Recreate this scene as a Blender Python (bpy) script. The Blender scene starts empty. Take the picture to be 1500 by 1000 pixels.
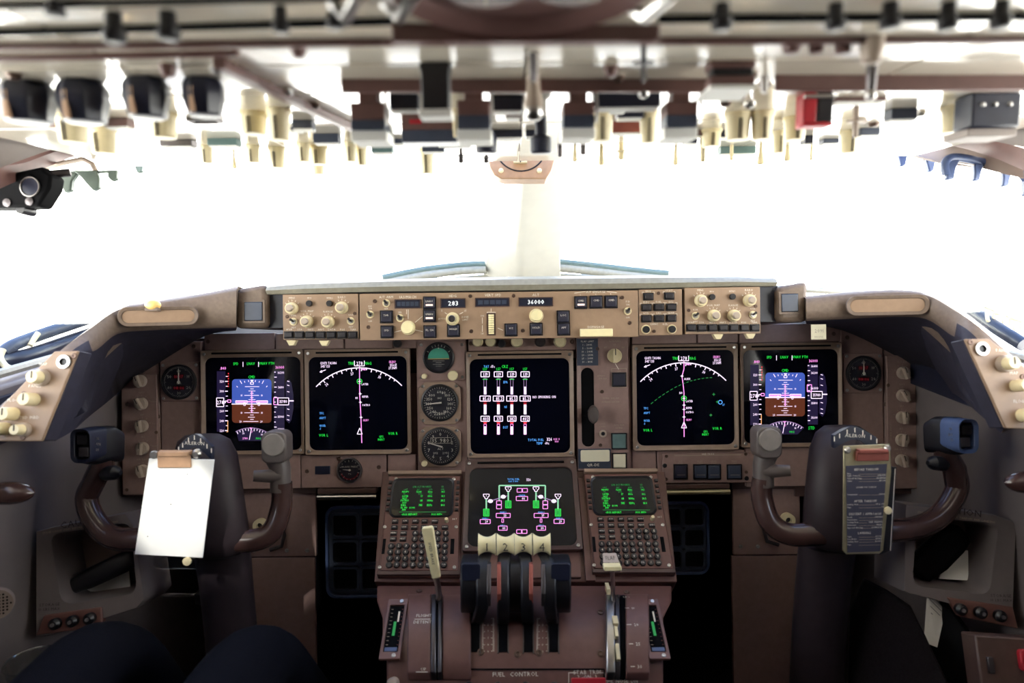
import bpy, math, random
from mathutils import Vector as V, Matrix
random.seed(7)
PI = math.pi
scene = bpy.context.scene
COL = scene.collection

# ---------------------------------------------------------------- camera
FPX = 1000.0                                   # focal length in pixels of the 1500x1000 frame (24 mm lens)
PITCH, ROLL = math.radians(9.5), math.radians(0.75)
C = V((0, 0, 1.22))
R0, F0, U0 = V((1, 0, 0)), V((0, math.cos(PITCH), -math.sin(PITCH))), V((0, math.sin(PITCH), math.cos(PITCH)))
CR = R0 * math.cos(ROLL) - U0 * math.sin(ROLL)
CU = R0 * math.sin(ROLL) + U0 * math.cos(ROLL)
cam = bpy.data.cameras.new('camera'); cam.sensor_width = 36; cam.lens = 36 * FPX / 1500; cam.clip_start = 0.02
cam.dof.use_dof = True; cam.dof.focus_distance = 1.33; cam.dof.aperture_fstop = 3.0
co = bpy.data.objects.new('camera', cam); COL.objects.link(co); scene.camera = co
co.matrix_world = Matrix(((CR.x, CU.x, -F0.x, C.x), (CR.y, CU.y, -F0.y, C.y), (CR.z, CU.z, -F0.z, C.z), (0, 0, 0, 1)))

# ---------------------------------------------------------------- sky and exposure
w = bpy.data.worlds.new('sky'); scene.world = w; w.use_nodes = True
nt = w.node_tree; bg = nt.nodes['Background']; bg.inputs[1].default_value = 11.5
# above the clouds: white cloud deck and horizon, clear blue overhead
tc = nt.nodes.new('ShaderNodeTexCoord'); sp_ = nt.nodes.new('ShaderNodeSeparateXYZ'); rp_ = nt.nodes.new('ShaderNodeValToRGB')
nt.links.new(tc.outputs['Generated'], sp_.inputs[0]); nt.links.new(sp_.outputs['Z'], rp_.inputs['Fac']); nt.links.new(rp_.outputs['Color'], bg.inputs[0])
rp_.color_ramp.interpolation = 'EASE'; e_ = rp_.color_ramp.elements; e_[0].position = .10; e_[0].color = (1, .975, .92, 1); e_[1].position = .62; e_[1].color = (.10, .16, .30, 1)
vs = scene.view_settings
vs.view_transform = 'Standard'; vs.look = 'None'; vs.gamma = 1; vs.exposure = 0.5; vs.use_curve_mapping = False

# ---------------------------------------------------------------- materials
def lin(c):
    return tuple(((x / 255) / 12.92 if x <= 10 else (((x / 255) + .055) / 1.055) ** 2.4) for x in c)
MATS = {}
def mat(name, rgb, rough=.5, metal=0., var=.12, scale=60., bump=0., emit=0., spec=.5, coat=0.):
    m = bpy.data.materials.new(name); m.use_nodes = True; nt = m.node_tree; p = nt.nodes['Principled BSDF']
    c = lin(rgb); p.inputs['Roughness'].default_value = rough; p.inputs['Metallic'].default_value = metal
    p.inputs['Specular IOR Level'].default_value = spec; p.inputs['Coat Weight'].default_value = coat
    if emit:
        p.inputs['Base Color'].default_value = (.01, .01, .01, 1)
        p.inputs['Emission Color'].default_value = (*c, 1); p.inputs['Emission Strength'].default_value = emit
    else:
        tc = nt.nodes.new('ShaderNodeTexCoord'); nz = nt.nodes.new('ShaderNodeTexNoise'); rp = nt.nodes.new('ShaderNodeValToRGB')
        nz.inputs['Scale'].default_value = scale; nz.inputs['Detail'].default_value = 4
        nt.links.new(tc.outputs['Object'], nz.inputs['Vector']); nt.links.new(nz.outputs['Fac'], rp.inputs['Fac'])
        e = rp.color_ramp.elements; e[0].position = .3; e[1].position = .7
        e[0].color = (*[x * (1 - var) for x in c], 1); e[1].color = (*[min(1, x * (1 + var)) for x in c], 1)
        nt.links.new(rp.outputs['Color'], p.inputs['Base Color'])
        if bump:
            b = nt.nodes.new('ShaderNodeBump'); b.inputs['Strength'].default_value = bump; b.inputs['Distance'].default_value = .002
            nt.links.new(nz.outputs['Fac'], b.inputs['Height']); nt.links.new(b.outputs['Normal'], p.inputs['Normal'])
    MATS[name] = m
    return m
def glass(name, tint=(.97, .98, .97), fac=.06, rough=.02):
    m = bpy.data.materials.new(name); m.use_nodes = True; nt = m.node_tree; nt.nodes.remove(nt.nodes['Principled BSDF'])
    t = nt.nodes.new('ShaderNodeBsdfTransparent'); t.inputs[0].default_value = (*tint, 1)
    g = nt.nodes.new('ShaderNodeBsdfGlossy'); g.inputs['Roughness'].default_value = rough
    mx = nt.nodes.new('ShaderNodeMixShader'); mx.inputs[0].default_value = fac
    nt.links.new(t.outputs[0], mx.inputs[1]); nt.links.new(g.outputs[0], mx.inputs[2])
    nt.links.new(mx.outputs[0], nt.nodes['Material Output'].inputs['Surface']); MATS[name] = m
mat('tan', (154, 128, 106), .5, var=.06, scale=90)
mat('brown', (144, 118, 112), .5, var=.08, scale=80)  # panel paint with the purple cast of the shadows tinted in
mat('redbrown_shaded', (108, 76, 70), .45, var=.08, scale=80)  # same panel paint, redder, with the pedestal's shade put into the colour
mat('cdu_brown', (106, 72, 66), .45, var=.08, scale=80)
mat('bezel', (146, 124, 108), .42, var=.1, scale=70)
mat('darkbezel', (80, 60, 55), .45)
mat('pad', (112, 96, 84), .6, var=.12, scale=150, bump=.25)
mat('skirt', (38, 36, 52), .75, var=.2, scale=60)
mat('hood', (150, 146, 132), .42, var=.1, scale=120)
mat('liner', (148, 138, 134), .6, var=.05, scale=30)
mat('post', (206, 200, 186), .5, var=.03, scale=30)
mat('liner_shaded', (106, 98, 98), .65, var=.05, scale=30)  # liner copy with the shade of the low cabin put into its colour
mat('bulkhead', (52, 42, 40), .8, var=.1)
mat('liner_dark', (120, 106, 98), .7, var=.06, scale=30)
mat('overhead', (232, 223, 206), .16, var=.04, scale=50, coat=.6)
mat('lip', (108, 78, 74), .45, var=.08)
mat('cream', (226, 212, 172), .42, var=.05, scale=90)
mat('ivory', (242, 231, 184), .38, var=.05, scale=90)
mat('knobgrey', (176, 160, 146), .45)
mat('black', (22, 22, 28), .4, var=.2)
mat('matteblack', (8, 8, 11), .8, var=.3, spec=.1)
mat('navyblack', (30, 34, 52), .35, var=.15)
mat('button', (40, 40, 56), .4, var=.15)
mat('keyblack', (34, 30, 36), .4, var=.15)
mat('yoke', (66, 47, 45), .26, var=.12, scale=50, coat=.3)
mat('capgrey', (118, 111, 106), .45)
mat('yokegrey', (84, 76, 74), .42, var=.08)
mat('column', (46, 38, 42), .5, var=.12, spec=.25)
mat('steel', (190, 188, 186), .3, metal=1, var=.06)
mat('darksteel', (96, 92, 94), .38, metal=.9, var=.1)
mat('chrome', (225, 225, 225), .12, metal=1, var=.02)
mat('screw', (104, 84, 74), .4, metal=.6)
mat('paper', (244, 244, 240), .7, var=.01)
mat('note', (232, 226, 200), .7, var=.02)
mat('clipwood', (176, 140, 110), .5, var=.12)
mat('boardmetal', (168, 160, 130), .35, metal=.7, var=.12)
mat('card', (58, 58, 74), .5, var=.05)
mat('print_white', (235, 228, 215), .6, var=.01)
mat('print_dark', (40, 36, 36), .7, var=.01)
mat('print_dim', (170, 155, 138), .6, var=.01)
mat('red', (176, 30, 44), .45)
mat('redlever', (150, 84, 74), .35, metal=.4)
mat('amber', (236, 196, 120), .4)
mat('trousers', (9, 10, 18), .9, var=.15, scale=220, bump=.3, spec=.08)
mat('shoe', (14, 13, 14), .35)
mat('teal', (96, 122, 122), .4)
mat('slate', (58, 66, 84), .4)
mat('visor', (98, 112, 104), .4)
mat('bluegrey', (70, 86, 124), .35)
mat('sky_blue', (84, 186, 160), .5, var=.03)
mat('dial', (28, 30, 44), .45, var=.05)
mat('carpet', (14, 11, 12), .95, var=.3, scale=300, bump=.4)
mat('fabric', (24, 20, 22), .95, var=.2, scale=300, bump=.4, spec=.1)
mat('screen', (4, 6, 20), .08, var=.1, spec=.3)
for n, c, e in (('e_white', (250, 225, 255), 1.1), ('e_pink', (255, 150, 235), 1.0), ('e_green', (30, 230, 70), .8), ('e_cyan', (90, 170, 255), .9),
                ('e_sky', (72, 100, 200), .6), ('e_ground', (104, 50, 30), .6), ('e_tape', (36, 26, 66), .5), ('e_red', (240, 50, 60), .9),
                ('e_amber', (240, 170, 110), .9), ('e_pale', (150, 220, 175), .75), ('e_grey', (150, 120, 165), .8), ('e_dimgreen', (22, 140, 60), .7),
                ('e_bar', (255, 225, 205), 1.2), ('e_digit', (240, 245, 245), 1.0), ('e_dimred', (120, 24, 34), .6)):
    mat(n, c, .5, emit=e)
glass('window_glass'); glass('clear_plastic', (.86, .88, .88), .12, .08); glass('gauge_glass', (.95, .95, .95), .05)

# ---------------------------------------------------------------- mesh builder
GL = {}
def glyph(ch):
    if ch not in GL:
        cu = bpy.data.curves.new('glyph', 'FONT'); cu.body = ch; cu.size = 1; cu.resolution_u = 1
        o = bpy.data.objects.new('glyph', cu); COL.objects.link(o)
        me = o.evaluated_get(bpy.context.evaluated_depsgraph_get()).to_mesh()
        vv = [(v.co.x, v.co.y) for v in me.vertices]; ff = [tuple(p.vertices) for p in me.polygons]
        x0 = min([v[0] for v in vv], default=0); x1 = max([v[0] for v in vv], default=.3)
        GL[ch] = ([(a - x0, b) for a, b in vv], ff, x1 - x0)
        bpy.data.objects.remove(o); bpy.data.curves.remove(cu)
    return GL[ch]
class MB:
    def __init__(s): s.v, s.f, s.mi, s.m = [], [], [], []
    def k(s, m):
        if m not in s.m: s.m.append(m)
        return s.m.index(m)
    def add(s, vv, ff, m):
        b = len(s.v); k = s.k(m); s.v += [tuple(x) for x in vv]
        for f in ff: s.f.append(tuple(i + b for i in f)); s.mi.append(k)
        return s
    def box(s, x0, x1, y0, y1, z0, z1, m, t=0.):         # t: taper of the z1 face
        a, b = (x1 - x0) * t / 2, (y1 - y0) * t / 2
        vv = [(x0, y0, z0), (x1, y0, z0), (x1, y1, z0), (x0, y1, z0), (x0 + a, y0 + b, z1), (x1 - a, y0 + b, z1), (x1 - a, y1 - b, z1), (x0 + a, y1 - b, z1)]
        return s.add(vv, [(3, 2, 1, 0), (4, 5, 6, 7), (0, 1, 5, 4), (1, 2, 6, 5), (2, 3, 7, 6), (3, 0, 4, 7)], m)
    def cbox(s, cx, cy, w, h, z0, z1, m, t=0.): return s.box(cx - w / 2, cx + w / 2, cy - h / 2, cy + h / 2, z0, z1, m, t)
    def loft(s, rings, m, cap=True, close=True):
        n = len(rings[0]); vv = [p for r in rings for p in r]; ff = []
        for i in range(len(rings) - 1):
            for j in range(n if close else n - 1):
                a, b = i * n + j, i * n + (j + 1) % n
                ff.append((a, b, b + n, a + n))
        if cap and close: ff += [tuple(reversed(range(n))), tuple(range((len(rings) - 1) * n, len(rings) * n))]
        return s.add(vv, ff, m)
    def cyl(s, cx, cy, z0, z1, r, m, r2=None, n=20):
        r2 = r if r2 is None else r2
        return s.loft([[(cx + q * math.cos(a * 2 * PI / n), cy + q * math.sin(a * 2 * PI / n), z) for a in range(n)] for q, z in ((r, z0), (r2, z1))], m)
    def lathe(s, cx, cy, prof, m, n=20):
        return s.loft([[(cx + q * math.cos(a * 2 * PI / n), cy + q * math.sin(a * 2 * PI / n), z) for a in range(n)] for q, z in prof], m)
    def prism(s, pts, z0, z1, m):
        return s.loft([[(x, y, z0) for x, y in pts], [(x, y, z1) for x, y in pts]], m)
    def flat(s, pts, z, m): return s.add([(x, y, z) for x, y in pts], [tuple(range(len(pts)))], m)
    def frame(s, outer, inner, z0, z1, m, zi=None):      # ring between two outlines of equal count
        zi = z1 if zi is None else zi
        return s.loft([[(x, y, z0) for x, y in outer], [(x, y, z1) for x, y in outer], [(x, y, zi) for x, y in inner], [(x, y, z0) for x, y in inner]], m, cap=False)
    def ring(s, cx, cy, r0, r1, z, m, a0=0., a1=2 * PI, n=32):
        vv, ff = [], []
        for i in range(n + 1):
            a = a0 + (a1 - a0) * i / n
            vv += [(cx + r0 * math.cos(a), cy + r0 * math.sin(a), z), (cx + r1 * math.cos(a), cy + r1 * math.sin(a), z)]
        for i in range(n): ff.append((2 * i, 2 * i + 1, 2 * i + 3, 2 * i + 2))
        return s.add(vv, ff, m)
    def line(s, p, q, wd, z, m):
        d = V((q[0] - p[0], q[1] - p[1])); L = d.length or 1; d /= L; nx, ny = -d.y * wd / 2, d.x * wd / 2
        return s.add([(p[0] + nx, p[1] + ny, z), (p[0] - nx, p[1] - ny, z), (q[0] - nx, q[1] - ny, z), (q[0] + nx, q[1] + ny, z)], [(0, 1, 2, 3)], m)
    def path(s, pts, wd, z, m):
        for a, b in zip(pts, pts[1:]): s.line(a, b, wd, z, m)
        return s
    def rect(s, x0, y0, x1, y1, wd, z, m): return s.path([(x0, y0), (x1, y0), (x1, y1), (x0, y1), (x0, y0)], wd, z, m)
    def text(s, t, x, y, h, m, z=0., al='c', asp=1., rot=0., bold=0.):
        k = h / .73; gap = .13; pos, cur = [], 0.
        for ch in t:
            if ch == ' ': cur += .42; continue
            g = glyph(ch); pos.append((g, cur)); cur += g[2] + gap
        cur -= gap; off = {'c': -cur / 2, 'l': 0, 'r': -cur}[al]; cr, sr = math.cos(rot), math.sin(rot)
        for g, cx in pos:
            for dx in ((0, bold) if bold else (0,)):
                vv = []
                for a, b in g[0]:
                    X, Y = (a + cx + off + dx) * k * asp, (b - .36) * k
                    vv.append((x + X * cr - Y * sr, y + X * sr + Y * cr, z))
                s.add(vv, g[1], m)
        return s
    def tube(s, pts, r, m, n=12, cap=True):
        pts = [V(p) for p in pts]; rr = r if isinstance(r, (list, tuple)) else [r] * len(pts); rings = []
        up = None
        for i, p in enumerate(pts):
            t = (pts[min(i + 1, len(pts) - 1)] - pts[max(i - 1, 0)]).normalized()
            if up is None: up = t.orthogonal().normalized()
            up = (up - t * up.dot(t)).normalized(); sd = t.cross(up)
            rings.append([tuple(p + (up * math.cos(2 * PI * j / n) + sd * math.sin(2 * PI * j / n)) * rr[i]) for j in range(n)])
        return s.loft(rings, m, cap)
    def sphere(s, c, r, m, n=14, sc=(1, 1, 1)):
        rings = []
        for i in range(1, 8):
            a = PI * i / 8
            rings.append([(c[0] + sc[0] * r * math.sin(a) * math.cos(2 * PI * j / n), c[1] + sc[1] * r * math.sin(a) * math.sin(2 * PI * j / n), c[2] - sc[2] * r * math.cos(a)) for j in range(n)])
        return s.loft(rings, m)
    def mesh(s, name, smooth=35):
        me = bpy.data.meshes.new(name); me.from_pydata(s.v, [], s.f)
        for m in s.m: me.materials.append(MATS[m])
        me.polygons.foreach_set('material_index', s.mi)
        if smooth:
            me.polygons.foreach_set('use_smooth', [True] * len(s.f)); me.update(); me.set_sharp_from_angle(angle=math.radians(smooth))
        me.update(); return me
def spline(pts, k=6):
    P = [V(p) for p in pts]; out = []
    for i in range(len(P) - 1):
        a, b, c, d = P[max(i - 1, 0)], P[i], P[i + 1], P[min(i + 2, len(P) - 1)]
        for j in range(k):
            t = j / k
            out.append(.5 * ((2 * b) + (c - a) * t + (2 * a - 5 * b + 4 * c - d) * t * t + (3 * b - a - 3 * c + d) * t ** 3))
    return out + [P[-1]]
def rr(cx, cy, wd, h, r, n=5):                            # rounded rectangle outline
    r = min(r, wd / 2 - 1e-6, h / 2 - 1e-6); out = []
    for sx, sy, a0 in ((1, 1, 0), (-1, 1, 90), (-1, -1, 180), (1, -1, 270)):
        for i in range(n + 1):
            a = math.radians(a0 + 90 * i / n)
            out.append((cx + sx * (wd / 2 - r) + r * math.cos(a), cy + sy * (h / 2 - r) + r * math.sin(a)))
    return out
def circ(cx, cy, r, n=24): return [(cx + r * math.cos(2 * PI * i / n), cy + r * math.sin(2 * PI * i / n)) for i in range(n)]

# ---------------------------------------------------------------- objects
def part(name, mb, parent=None, bev=0., smooth=35, loc=None, seg=2):
    me = mb if isinstance(mb, bpy.types.Mesh) else mb.mesh(name, smooth)
    o = bpy.data.objects.new(name, me); COL.objects.link(o)
    if parent: o.parent = parent
    if loc: o.location = loc
    if bev:
        b = o.modifiers.new('bevel', 'BEVEL'); b.width = bev; b.segments = seg; b.limit_method = 'ANGLE'; b.angle_limit = math.radians(40)
    return o
def tag(o, label=None, cat=None, group=None, kind=None):
    for k, x in (('label', label), ('category', cat), ('group', group), ('kind', kind)):
        if x: o[k] = x
    return o
def thing(name, M, label, cat, group=None):
    o = bpy.data.objects.new(name, None); o.empty_display_size = .02; COL.objects.link(o)
    o.matrix_world = M if isinstance(M, Matrix) else Matrix.Translation(M)
    return tag(o, label, cat, group)
def dup(o, parent=None, M=None):
    c = o.copy(); COL.objects.link(c)
    if parent: c.parent = parent
    if M: c.matrix_world = M
    for ch in o.children: dup(ch, c)
    return c
def P(px, py, d): return C + d * (F0 + CR * ((px - 750) / FPX) + CU * ((500 - py) / FPX))   # a point d metres along the view axis
class Fr:                                                 # a flat panel: u right, v up along it, n out of it
    def __init__(s, o, u, v):
        s.o = V(o); s.u = V(u).normalized(); v = V(v); s.v = (v - s.u * v.dot(s.u)).normalized(); s.n = s.u.cross(s.v)
        s.M = Matrix(((s.u.x, s.v.x, s.n.x, s.o.x), (s.u.y, s.v.y, s.n.y, s.o.y), (s.u.z, s.v.z, s.n.z, s.o.z), (0, 0, 0, 1)))
    def hit(s, px, py, z=0.):
        r = P(px, py, 1) - C; o = s.o + s.n * z
        return C + r * ((o - C).dot(s.n) / r.dot(s.n))
    def at(s, px, py, z=0.):
        p = s.hit(px, py, z) - s.o; return (p.dot(s.u), p.dot(s.v))
    def sub(s, px, py, z=0.): return Fr(s.hit(px, py, z), s.u, s.v)
    def sc(s, px, py):
        a, b, c = s.at(px, py), s.at(px + 1, py), s.at(px, py - 1); return b[0] - a[0], c[1] - a[1]
    def box(s, x0, y0, x1, y1, z=0.):                     # pixel rectangle -> centre x, y, width, height on the panel
        xm, ym = (x0 + x1) / 2, (y0 + y1) / 2
        w = s.at(x1, ym, z)[0] - s.at(x0, ym, z)[0]; h = s.at(xm, y0, z)[1] - s.at(xm, y1, z)[1]; c = s.at(xm, ym, z)
        return c[0], c[1], w, h
M = Fr(P(765, 590, 1.38), R0, U0)                                        # main instrument panel
G = Fr(P(765, 460, 1.20), R0, U0)                                        # face of the glareshield
T39 = math.radians(39)
L = Fr(P(765, 742, 1.25), R0, U0 * math.cos(T39) + F0 * math.sin(T39))   # sloping forward end of the pedestal
OF, OA = P(750, 240, 1.15), P(750, 0, .42)
O = Fr(OF, R0, OA - OF)                                                  # overhead panel, seen from below

# ================================================================ the setting
def struct(name, mb, label=None, bev=0., smooth=35):
    return tag(part(name, mb, None, bev, smooth), label, None, None, 'structure')
def slab(mb, pts, dv, m):                                 # thick sheet: 3D outline pushed along dv
    dv = V(dv); return mb.loft([[tuple(V(p)) for p in pts], [tuple(V(p) + dv) for p in pts]], m)
XL, XR, SILL = -.80, .81, .985
mb = MB().box(-1.0, 1.0, -1.3, 2.2, -.04, 0, 'carpet'); struct('floor', mb, 'dark carpeted cockpit floor')
mb = MB().box(-1.0, 1.0, -1.34, -1.3, 0, 1.9, 'bulkhead'); struct('wall_back', mb, 'unseen rear bulkhead, coloured dark to cut bounce light')  # out of view, kept dark so less light bounces onto the panels
for sd, X, nm in ((-1, XL, 'wall_left'), (1, XR, 'wall_right')):
    mb = MB(); x0, x1 = sorted((X, X + sd * .06))
    mb.box(x0, x1, -1.3, 2.0, 0, SILL, 'liner_shaded').box(x0, x1, -1.3, .30, SILL, 1.9, 'liner_shaded')
    struct(nm, mb, 'beige cockpit side wall liner below the side window', .006)
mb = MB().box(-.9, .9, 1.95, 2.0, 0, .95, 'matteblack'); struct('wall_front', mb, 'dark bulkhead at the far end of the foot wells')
# ceiling: liner just above the overhead panel, then level to the back
mb = MB(); oz = -.02
a = [O.o + O.u * x + O.v * y + O.n * oz for x, y in ((-.98, .0), (.98, .0), (.98, 1.25), (-.98, 1.25))]
slab(mb, a, (0, 0, .03), 'liner')
zb = (O.o + O.v * 1.25).z; yb = (O.o + O.v * 1.25).y
mb.box(-1, 1, -1.3, yb + .02, zb, zb + .04, 'liner'); struct('ceiling', mb, 'pale ceiling liner around the overhead panel')
# window top trims left and right, curved down towards the sides
for nm, rows in (('trim_1', ((-160, 318, .80), (-60, 280, .88), (0, 256, .95), (45, 238, 1.02), (90, 222, 1.1), (130, 218, 1.16), (170, 220, 1.22), (225, 227, 1.30))),
                 ('trim_2', ((1660, 290, .80), (1560, 252, .88), (1500, 228, .95), (1450, 214, 1.02), (1405, 206, 1.1), (1370, 204, 1.16), (1340, 207, 1.22), (1300, 215, 1.30)))):
    rings = []
    for i, (x, y, d) in enumerate(rows):
        t = max(.03, (1 - i / 7.) ** .8) ; hgt = 30 * t
        p0, p1 = P(x, y - hgt / 2, d), P(x, y + hgt / 2, d); bk = V((0, .05, .01)); inn = V((0, .02, 0))
        rings.append([tuple(p0), tuple(p0 * .5 + p1 * .5 - inn * .6), tuple(p1), tuple(p1 + bk), tuple(p0 + bk)])
    struct(nm, MB().loft(rings, 'lip'), 'brown rounded trim along the top of the side window')
# pale cove panels outboard of the overhead panel
for nm, pts in (('trim_3', ((-160, 215, .80), (-160, 312, .79), (0, 246, .94), (90, 213, 1.09), (165, 213, 1.2), (110, 190, .98), (0, 186, .9))),
                ('trim_4', ((1660, 175, .80), (1660, 280, .79), (1500, 216, .94), (1405, 196, 1.09), (1345, 198, 1.2), (1430, 172, .98), (1500, 160, .9)))):
    mb = MB(); slab(mb, [P(*p) for p in pts], (0, .02, .02), 'liner'); struct(nm, mb, 'pale beige cove panel above the side window')
# lower pale window lip on the right
mb = MB(); slab(mb, [P(*p) for p in ((1272, 217, 1.32), (1310, 213, 1.3), (1405, 215, 1.12), (1500, 232, .97), (1500, 262, .97), (1440, 247, 1.05), (1380, 240, 1.13), (1320, 226, 1.26))], (0, .03, .01), 'liner_dark')
struct('trim_5', mb, 'pale lip under the brown window trim')
# centre post of the windscreen: two faces with a ridge
top, bot = 1.30, 1.74
def post(xs, y, d): return [P(x, y, d + k) for x, k in xs]
rows = ((205, 1.28, 752, 774, 838), (255, 1.38, 742, 772, 833), (300, 1.50, 726, 769, 828), (345, 1.61, 715, 765, 824), (380, 1.70, 710, 762, 821), (406, 1.76, 707, 760, 822))
rg = [[tuple(P(a, y, d + .05)), tuple(P(b - 7, y, d - .03)), tuple(P(b + 7, y, d - .03)), tuple(P(c, y, d + .02)), tuple(P(c - 6, y, d + .09)), tuple(P(a + 6, y, d + .09))] for y, d, a, b, c in rows]
struct('trim_6', MB().loft(rg, 'post'), 'pale centre post between the two windscreens', .004)
# deck added to keep sky light out of the foot wells
struct('trim_9', MB().box(XL, XR, 1.36, 2.0, .93, .955, 'matteblack').box(XL - .15, XL + .01, 1.0, 2.0, .9, .97, 'navyblack').box(XR - .01, XR + .15, 1.0, 2.0, .9, .97, 'navyblack'), 'dark deck added under the glareshield to block sky light')
# windscreens and side windows
def pane(nm, pts, frame_m='hood', label=None, frame=(2, 3)):
    pts = [V(p) for p in pts]; n = (pts[1] - pts[0]).cross(pts[2] - pts[0]).normalized() * .005
    o = struct(nm, slab(MB(), pts, n, 'window_glass'), label)
    fr = MB().tube([pts[frame[0]], pts[frame[1]]], .008, frame_m, 8); part('window_frame', fr, o); return o
pane('window_1', [P(120, 205, 1.32), P(772, 205, 1.34), P(740, 404, 1.80), P(60, 452, 1.74)], label='left windscreen pane against white sky')
pane('window_2', [P(830, 205, 1.34), P(1400, 195, 1.32), P(1460, 440, 1.74), P(818, 404, 1.80)], label='right windscreen pane against white sky')
for sd, X, nm, lb in ((-1, XL, 'window_3', 'left side window'), (1, XR, 'window_4', 'right side window')):
    xx = X + sd * .03
    pane(nm, [(xx, .31, SILL + .012), (xx, 1.70, SILL + .012), (xx, 1.60, 1.42), (xx, .31, 1.5)], label=lb + ' pane beside the seat', frame=(0, 1))
for sd, X in ((-1, XL), (1, XR)):                          # upper side liner between window and ceiling
    xx = X + sd * .03; x0, x1 = sorted((xx, xx + sd * .05))
    struct('trim_7' if sd < 0 else 'trim_8', MB().loft([[(x0, -.25, 1.51), (x1, -.25, 1.51), (x1, -.25, 1.9), (x0, -.25, 1.9)], [(x0, 1.2, 1.385), (x1, 1.2, 1.385), (x1, 1.2, 1.46), (x0, 1.2, 1.46)]], 'liner'), 'pale liner strip above the side window')

# ================================================================ main instrument panel
def screws(fr, pts, parent, r=.0042, z=0., m='screw'):
    me = None
    for px, py in pts:
        x, y = fr.at(px, py, z)
        if me is None:
            s = MB().lathe(0, 0, [(r, 0), (r, .0008), (r * .8, .0016), (r * .45, .0016), (r * .4, .0006), (.0001, .0006)], m, 14); me = s.mesh('screw')
        part('screw', me, parent, loc=(x, y, z))
ip = thing('instrument_panel', M.M, 'brown main instrument panel with seamed plates behind the displays', 'instrument panel')
bk = MB(); pts = [(178, 500), (178, 727), (345, 727), (345, 722), (463, 722), (463, 712), (962, 706), (1072, 706), (1072, 716), (1165, 716), (1165, 727), (1356, 722), (1356, 478), (760, 478)]
bk.prism([M.at(*p, -.012) for p in pts], -.03, -.012, 'darkbezel'); part('backing_plate', bk, ip)
for x0, y0, x1, y1 in ((299, 488, 402, 512), (404, 488, 503, 511), (505, 488, 575, 510), (577, 488, 610, 510), (236, 500, 296, 716), (181, 512, 234, 725), (1233, 480, 1294, 712), (1296, 490, 1352, 716),
                       (611, 488, 684, 692), (686, 480, 843, 513), (846, 480, 924, 688), (926, 480, 1020, 503), (1022, 480, 1081, 502), (1083, 474, 1231, 501),
                       (298, 664, 440, 716), (441, 666, 566, 714), (568, 666, 609, 694), (926, 659, 961, 690), (963, 659, 1091, 708), (1093, 655, 1231, 712), (686, 669, 843, 682)):
    cx, cy, wd, h = M.box(x0, y0, x1, y1); part('panel_plate', MB().cbox(cx, cy, wd, h, -.012, 0, 'brown'), ip, .0012)
for x0, y0, x1, y1 in ((346, 718, 463, 815), (346, 817, 463, 1090), (1074, 712, 1172, 812), (1074, 814, 1172, 1090)):
    cx, cy, wd, h = M.box(x0, y0, x1, y1, -.02); part('lower_panel', MB().cbox(cx, cy, wd, h, -.03, -.02, 'brown'), ip, .0012)
screws(M, [(284, 507), (305, 500), (1221, 489), (1241, 494), (192, 577), (232, 610), (1343, 560), (1297, 592), (690, 503), (838, 500), (555, 684), (497, 672), (450, 690), (232, 700), (1300, 700), (1343, 655)], ip)
screws(M, [(372, 806), (420, 806), (450, 806), (1085, 800), (1110, 800)], ip, .004, -.02, 'steel')
lx, ly, lw, lh = M.box(462, 682, 484, 694); part('indicator_window', MB().cbox(lx, ly, lw, lh, 0, .003, 'navyblack'), ip, .001)
# row of half hidden brightness knobs above the centre display
for px, r, m in ((700, 8, 'cream'), (719, 8, 'cream'), (735, 6, 'black'), (757, 9, 'cream'), (791, 8, 'darksteel'), (820, 9, 'cream'), (583, 6, 'black')):
    x, y = M.at(px, 500 if m != 'black' else 503); part('brightness_knob', MB().lathe(0, 0, [(r * .00138, 0), (r * .00138, .012), (r * .0011, .016), (.0005, .016)], m), ip, loc=(x, y, 0))
# dark ledge bars with a bright handle below the panel, over the foot wells
for x0, x1, y, m in ((466, 552, 727, 'steel'), (968, 1068, 720, 'boardmetal')):
    a, b = M.at(x0, y), M.at(x1, y)
    t = thing('foot_well_handle', M.sub((x0 + x1) / 2, y).M, 'polished bar below the panel over the %s foot well' % ('left' if x0 < 700 else 'right'), 'handle')
    hw = (b[0] - a[0]) / 2; part('bar', MB().tube([(-hw, 0, .004), (hw, 0, .004)], .0055, m, 12), t)
    part('ledge', MB().box(-hw, hw, .006, .017, -.02, .006, 'darkbezel'), t, .002)

# ---------------------------------------------------------------- displays
class Scr:                                                # draws on a screen in the pixels of a zoomed view
    def __init__(s, fr, bx, by, k, z, mb): s.fr, s.bx, s.by, s.k, s.z, s.mb = fr, bx, by, k, z, mb
    def p(s, x, y): return s.fr.at(s.bx + x / s.k, s.by + y / s.k, s.z)
    def sx(s, x, y): return s.fr.sc(s.bx + x / s.k, s.by + y / s.k)[0] / s.k
    def sy(s, x, y): return s.fr.sc(s.bx + x / s.k, s.by + y / s.k)[1] / s.k
    def tx(s, t, x, y, h, m, al='c', asp=None, rot=0., bold=.02):
        a, b = s.sx(x, y), s.sy(x, y); q = s.p(x, y)
        s.mb.text(t, q[0], q[1], h * b, m, s.z, al, (asp or .92) * .82 * a / b, rot, bold)
    def ln(s, pts, wd, m): s.mb.path([s.p(*q) for q in pts], wd * s.sx(*pts[0]), s.z, m)
    def bx_(s, x0, y0, x1, y1, wd, m): s.ln([(x0, y0), (x1, y0), (x1, y1), (x0, y1), (x0, y0)], wd, m)
    def fill(s, pts, m, dz=0.): s.mb.flat([s.p(*q) for q in reversed(pts)], s.z + dz, m)
    def rf(s, x0, y0, x1, y1, m, dz=0.): s.fill([(x0, y0), (x1, y0), (x1, y1), (x0, y1)], m, dz)
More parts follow.
